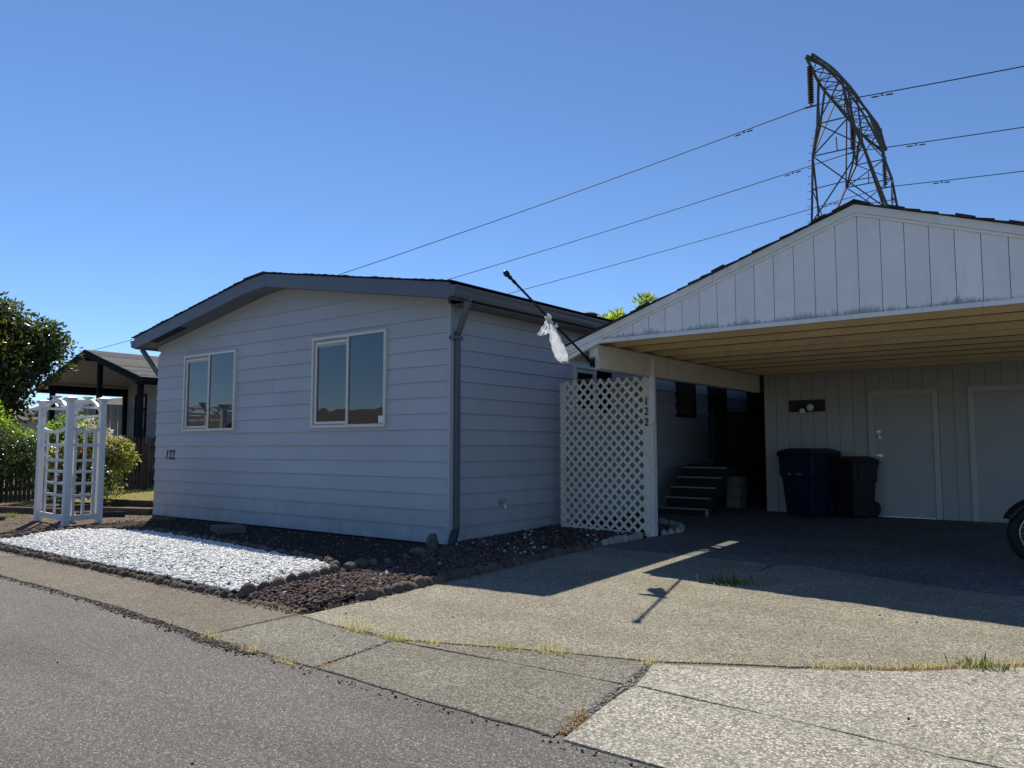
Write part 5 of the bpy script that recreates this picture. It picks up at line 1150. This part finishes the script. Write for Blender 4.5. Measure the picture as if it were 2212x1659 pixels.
for k in range(19):
    z0 = .1 + k * .2; 
    if z0 > 3.9: break
    x0, x1 = -31.0, -24.0
    if z0 > nz(x0) - .3: e = (NZ - .1 - z0) / NS; x0, x1 = max(x0, NR - e), min(x1, NR + e)
    spans = [(x0, -29.95), (-29.15, x1)] if 1.0 < z0 < 3.2 else [(x0, x1)]
    for a, b in spans:
        if b > a: MB().hexa([(a, 14.97, z0), (b, 14.97, z0), (b, 15.05, z0), (a, 15.05, z0), (a, 14.99, z0 + .205), (b, 14.99, z0 + .205), (b, 15.05, z0 + .205), (a, 15.05, z0 + .205)]).build('siding_board', M['nwall'], nb)
MB().box((-31, 15.051, .1), (-24, 26.9, 3.3)).build('wall', M['nwall'], nb)
wn = MB(); wn.box((-29.98, 14.94, 1.1), (-29.90, 15.0, 3.22)); wn.box((-29.20, 14.94, 1.1), (-29.12, 15.0, 3.22)); wn.box((-29.90, 14.94, 3.14), (-29.20, 15.0, 3.22)); wn.box((-29.90, 14.94, 2.62), (-29.20, 15.0, 2.70)); wn.box((-29.90, 14.94, 1.1), (-29.20, 15.0, 1.18)); wn.box((-29.9, 14.96, 1.85), (-29.2, 15.0, 1.90))
w_ = wn.build('window', M['navy'], nb); MB().box((-29.90, 14.99, 1.18), (-29.20, 15.03, 1.85)).build('pane', M['pane'], w_); MB().box((-29.90, 14.99, 1.9), (-29.20, 15.03, 2.62)).build('pane', glass_mat('bright_window_glass', (.2, .24, .22), 2.2), w_); MB().box((-29.90, 14.99, 2.7), (-29.20, 15.03, 3.14)).build('transom_panel', M['stucco'], w_)
plant('potted_plant', 'dark leafy potted plant on the porch rail of the dark trimmed house', 'plant', (-28.6, 12.0, .1), [((-28.6, 11.95, 1.35), (.5, .3, .3)), ((-28.0, 11.95, 1.6), (.25, .25, .4))], 1500, .12, M['hedge'], 59, .4, .15, 40, .4)
# far garden shed
sh = thing('garden_shed', (-36, 15, .1), 'small gray shed with a pale gable roof edge far behind the arbor', 'shed')
MB().box((-37.6, 14.5, .1), (-34.6, 17, 2.6)).build('wall', paint('gray_green_wall', (.22, .25, .25), .7), sh)
MB().prism([(-37.6, 14.5, 2.6), (-34.6, 14.5, 2.6), (-36.1, 14.5, 3.2)], (0, .05, 0)).build('gable', paint('gray_green_wall', (.22, .25, .25), .7), sh)
for s in (-1, 1): MB().bar((-36.1, 14.3, 3.28), (-36.1 + s * 1.75, 14.3, 2.56), .10, .07, up=(0, 1, 0)).build('barge_board', M['white_trim'], sh); MB().hexa([(-36.1, 14.3, 3.25), (-36.1 + s * 1.75, 14.3, 2.55), (-36.1 + s * 1.75, 17.2, 2.55), (-36.1, 17.2, 3.25), (-36.1, 14.3, 3.30), (-36.1 + s * 1.75, 14.3, 2.60), (-36.1 + s * 1.75, 17.2, 2.60), (-36.1, 17.2, 3.30)]).build('roof', M['shingle_gray'], sh)
# long pale building far left, glimpsed under the porch
ob = thing('far_house', (-46, 19, .1), 'pale tan house far beyond the porch at the left', 'house')
MB().box((-52, 18, .1), (-38.5, 24, 2.7)).build('wall', M['tan'], ob)
MB().hexa([(-52.5, 17.6, 2.7), (-38.1, 17.6, 2.7), (-38.1, 24.4, 2.7), (-52.5, 24.4, 2.7), (-52.5, 20.6, 3.9), (-38.1, 20.6, 3.9), (-38.1, 21.4, 3.9), (-52.5, 21.4, 3.9)]).build('roof', M['roofbrown'], ob)
# houses across the street (seen only as reflections in the windows)
for i, (x0, x1, y, hz, l) in enumerate(((-42.0, -25.5, -13.2, 3.55, 'brown roofed house across the street facing the blue house'), (-66, -45.0, -13.0, 3.5, 'brown roofed house across the street, second along'))):
    h = thing('opposite_house', ((x0 + x1) / 2, y - 4, -.4), l, 'house', 'houses across the street')
    MB().box((x0, y - 8, -.4), (x1, y, 2.25)).build('wall', M['tan'], h)
    MB().hexa([(x0 - .4, y - 8.4, 2.25), (x1 + .4, y - 8.4, 2.25), (x1 + .4, y + .5, 2.25), (x0 - .4, y + .5, 2.25), (x0 - .4, y - 4.2, hz), (x1 + .4, y - 4.2, hz), (x1 + .4, y - 3.8, hz), (x0 - .4, y - 3.8, hz)]).build('roof', M['roofbrown'], h)
    MB().box((x0 + 2, y, -.3), (x0 + 6.5, y + .05, 1.9)).build('garage_door', M['white_trim'], h)
    for k in range(3):
        fx = x0 + 8 + k * 2.4; f = MB().box((fx, y, .7), (fx + 1.3, y + .06, 1.8)).build('window', M['white_trim'], h); MB().box((fx + .07, y + .06, .77), (fx + 1.23, y + .065, 1.73)).build('pane', M['pane'], f)

# ================================================================== TRANSMISSION TOWER AND LINES
TX, TY = -11.2, 45.9
tw = thing('transmission_tower', (TX, TY, .2), 'gray steel lattice transmission tower standing behind the carport', 'tower')
def bar(p, q, w, name='lattice_bar'):
    w *= .78; return MB().bar((TX + p[0], TY + p[1], p[2]), (TX + q[0], TY + q[1], q[2]), w, w * .8).build(name, M['galv'], tw)
ZT, ZBc = 21.4, 20.45
tipz = 20.25
ys_t = [-7.6, -6.0, -4.6, -3.4, -2.0, -.7, .7, 2.0, 3.4, 4.6, 6.0, 7.6]
def prof(y):
    a = abs(y)
    if a <= 4.0: return .58, ZBc, 21.15 + .3 * (1 - a / 4.0)
    t = (a - 4.0) / 3.6; return .58 * (1 - t) + .12 * t, ZBc + (tipz - ZBc) * t, 21.15 + (tipz + .2 - 21.15) * t
for y0, y1 in zip(ys_t, ys_t[1:]):
    h0, b0_, t0 = prof(y0); h1, b1, t1 = prof(y1)
    TW0, TW1 = .13 / h0, .13 / h1
    for s in (-1, 1):
        bar((s * h0, y0, b0_), (s * h1, y1, b1), .15, 'chord'); bar((s * h0 * TW0, y0, t0), (s * h1 * TW1, y1, t1), .12, 'chord')
        if int((y0 + 20) * 10) % 2 == 0: bar((s * h0, y0, b0_), (s * h1 * TW1, y1, t1), .07)
        else: bar((s * h0 * TW0, y0, t0), (s * h1, y1, b1), .07)
        bar((s * h1, y1, b1), (s * h1 * TW1, y1, t1), .06)
    bar((-h0, y0, b0_), (h1, y1, b1), .06); bar((-h1, y1, b1), (h1, y1, b1), .06)
for e in (-1, 1): bar((-.22, e * 7.6, tipz + .08), (.22, e * 7.6, tipz + .08), .14, 'end_plate')
RG = {'a': (ZBc, .58, 4.2), 'a2': (ZBc, .58, 3.1), 'm': (18.4, .80, 3.85), 'w': (16.92, 1.28, 3.25), 'n': (15.4, 1.62, 2.35), 'k': (13.8, 2.0, 1.35)}
def nd(key, sx, sy, dx=0): z, hx, hy = RG[key]; return (sx * (hx + dx), sy * hy, z)
for sx in (-1, 1):
    for sy in (-1, 1):
        for p, q in (('a', 'm'), ('m', 'w'), ('w', 'n'), ('n', 'k')): bar(nd(p, sx, sy), nd(q, sx, sy), .15, 'leg')
        A2 = nd('a2', sx, sy); mm = (sx * .84, sy * 3.3, 18.4); ww = nd('w', sx, sy); nn = (sx * 1.5, sy * 2.0, 15.4); kk = (sx * 1.75, sy * .8, 13.8)
        for p, q in ((A2, mm), (mm, ww), (ww, nn), (nn, kk)): bar(p, q, .13, 'leg')
        bar(nd('m', sx, sy), mm, .06); bar(nd('n', sx, sy), nn, .07); bar(nd('a', sx, sy), mm, .06)
        bar(nd('k', sx, sy), (sx * 2.6, sy * 2.0, .2), .17, 'leg'); bar(kk, (sx * 2.6, sy * 2.0, .2), .13, 'leg')
for sy in (-1, 1):
    for p, q in (('a', 'm'), ('m', 'w'), ('w', 'k')):
        bar(nd(p, -1, sy), nd(q, 1, sy), .08); bar(nd(p, 1, sy), nd(q, -1, sy), .08)
    for p in ('m', 'w', 'k'): bar(nd(p, -1, sy), nd(p, 1, sy), .08)
    z, hx, hy = RG['n']; bar((-hx, sy * hy, z), (0, sy * 2.45, 15.45), .06); bar((hx, sy * hy, z), (0, sy * 2.45, 15.45), .06); bar((0, sy * 3.4, 17.65), (0, sy * 3.25, 16.92), .06)
for sx in (-1, 1):
    bar(nd('w', sx, -1), (sx * .58, -1.2, ZBc), .10); bar(nd('w', sx, 1), (sx * .58, 1.2, ZBc), .10)
    bar(nd('m', sx, -1), (sx * .58, -2.0, ZBc), .06); bar(nd('m', sx, 1), (sx * .58, 2.0, ZBc), .06)
    bar(nd('k', sx, -1), nd('k', sx, 1), .08); bar(nd('n', sx, -1), (sx * 1.75, .8, 13.8), .06); bar(nd('n', sx, 1), (sx * 1.75, -.8, 13.8), .06)
    bar((sx * 2.1, -1.45, 12.4), (sx * 2.1, 1.45, 12.4), .08); bar(nd('k', sx, -1), (sx * 2.1, 1.45, 12.4), .07); bar(nd('k', sx, 1), (sx * 2.1, -1.45, 12.4), .07)
    bar((sx * 2.3, -1.7, 8), nd('k', sx, 1), .07); bar((sx * 2.3, 1.7, 8), nd('k', sx, -1), .07)
for sy in (-1, 1):
    bar((-2.1, sy * 1.45, 12.4), (2.1, sy * 1.45, 12.4), .08); bar((-2.3, sy * 1.7, 8), (2.1, sy * 1.45, 12.4), .07); bar((2.3, sy * 1.7, 8), (-2.1, sy * 1.45, 12.4), .07)
sb = MB()
for i in range(14):
    z = 18.2 - i * .36; hx = np.interp(z, [13.8, 15.4, 16.92, 18.4], [2.0, 1.62, 1.28, .8]); hy = np.interp(z, [13.8, 15.4, 16.92, 18.4], [1.35, 2.35, 3.25, 3.55]); sb.tube([(TX - hx, TY - hy, z), (TX - hx - .26, TY - hy, z)], .016, 5)
tag(sb.build('step_bolt', M['galv'], tw), kind='stuff')
LN = ['nearest', 'middle', 'farthest']
for i, dy in enumerate((-7.6, 0, 7.6)):
    y = TY + dy; zt = tipz - .05 if dy else ZBc - .1; zt = min(zt, 20.1)
    ins = thing('insulator_string', (TX, y, zt), '%s dark insulator string hanging from the tower crossarm' % LN[i] if i != 1 else 'middle dark insulator string hanging inside the tower frame', 'insulator', 'insulator strings on the tower')
    MB().tube([(TX, y, zt + .25), (TX, y, zt - .22)], .035, 6).build('hanger', M['galv'], ins)
    dk = MB()
    for k in range(15): dk.lathe([(.04, .02), (.06, .0), (.15, -.045), (.155, -.07), (.06, -.085), (.04, -.12)], (TX, y, zt - .24 - k * .127), n=12)
    dk.build('disc', M['insul'], ins)
    zb_ = zt - .24 - 15 * .127 - .1
    MB().lathe([(.03, .1), (.05, .06), (.05, -.04), (.02, -.06)], (TX, y, zb_), n=8).bar((TX - .3, y, zb_ - .04), (TX + .3, y, zb_ - .04), .07, .07).build('clamp', M['galv'], ins)
    wr = MB(); pl = []
    for s in np.concatenate([np.linspace(-160, -20, 15), np.linspace(-15, 0, 6)]): pl.append((TX + s, y, zb_ + .118 * s + .00045 * s * s))
    pr_ = [(TX + s, y, zb_ - .088 * s + .0011 * s * s) for s in np.concatenate([np.linspace(0, 15, 6), np.linspace(20, 60, 7)])]
    wire = tag(MB().tube(pl + pr_[1:], .025, 6).build('power_line', M['wire'], at=(TX, y, zb_)), '%s power line of the three, crossing the sky to the tower' % LN[i], 'power line', 'power lines')
    for s in (-3.4, 3.2):
        dm = MB()
        sl_ = -.085 if s > 0 else .118
        z = zb_ + (.118 * s if s < 0 else -.088 * s); dm.bar((TX + s, y, z), (TX + s, y, z - .11), .06, .05); dm.tube([(TX + s - .42, y, z - .11 - .42 * sl_), (TX + s + .42, y, z - .11 + .42 * sl_)], .012, 5)
        for q in (-1, 1): dm.tube([(TX + s + q * .18, y, z - .11 + q * .18 * sl_), (TX + s + q * .46, y, z - .11 + q * .46 * sl_)], .034, 7)
        dm.build('vibration_damper', M['wire'], wire)
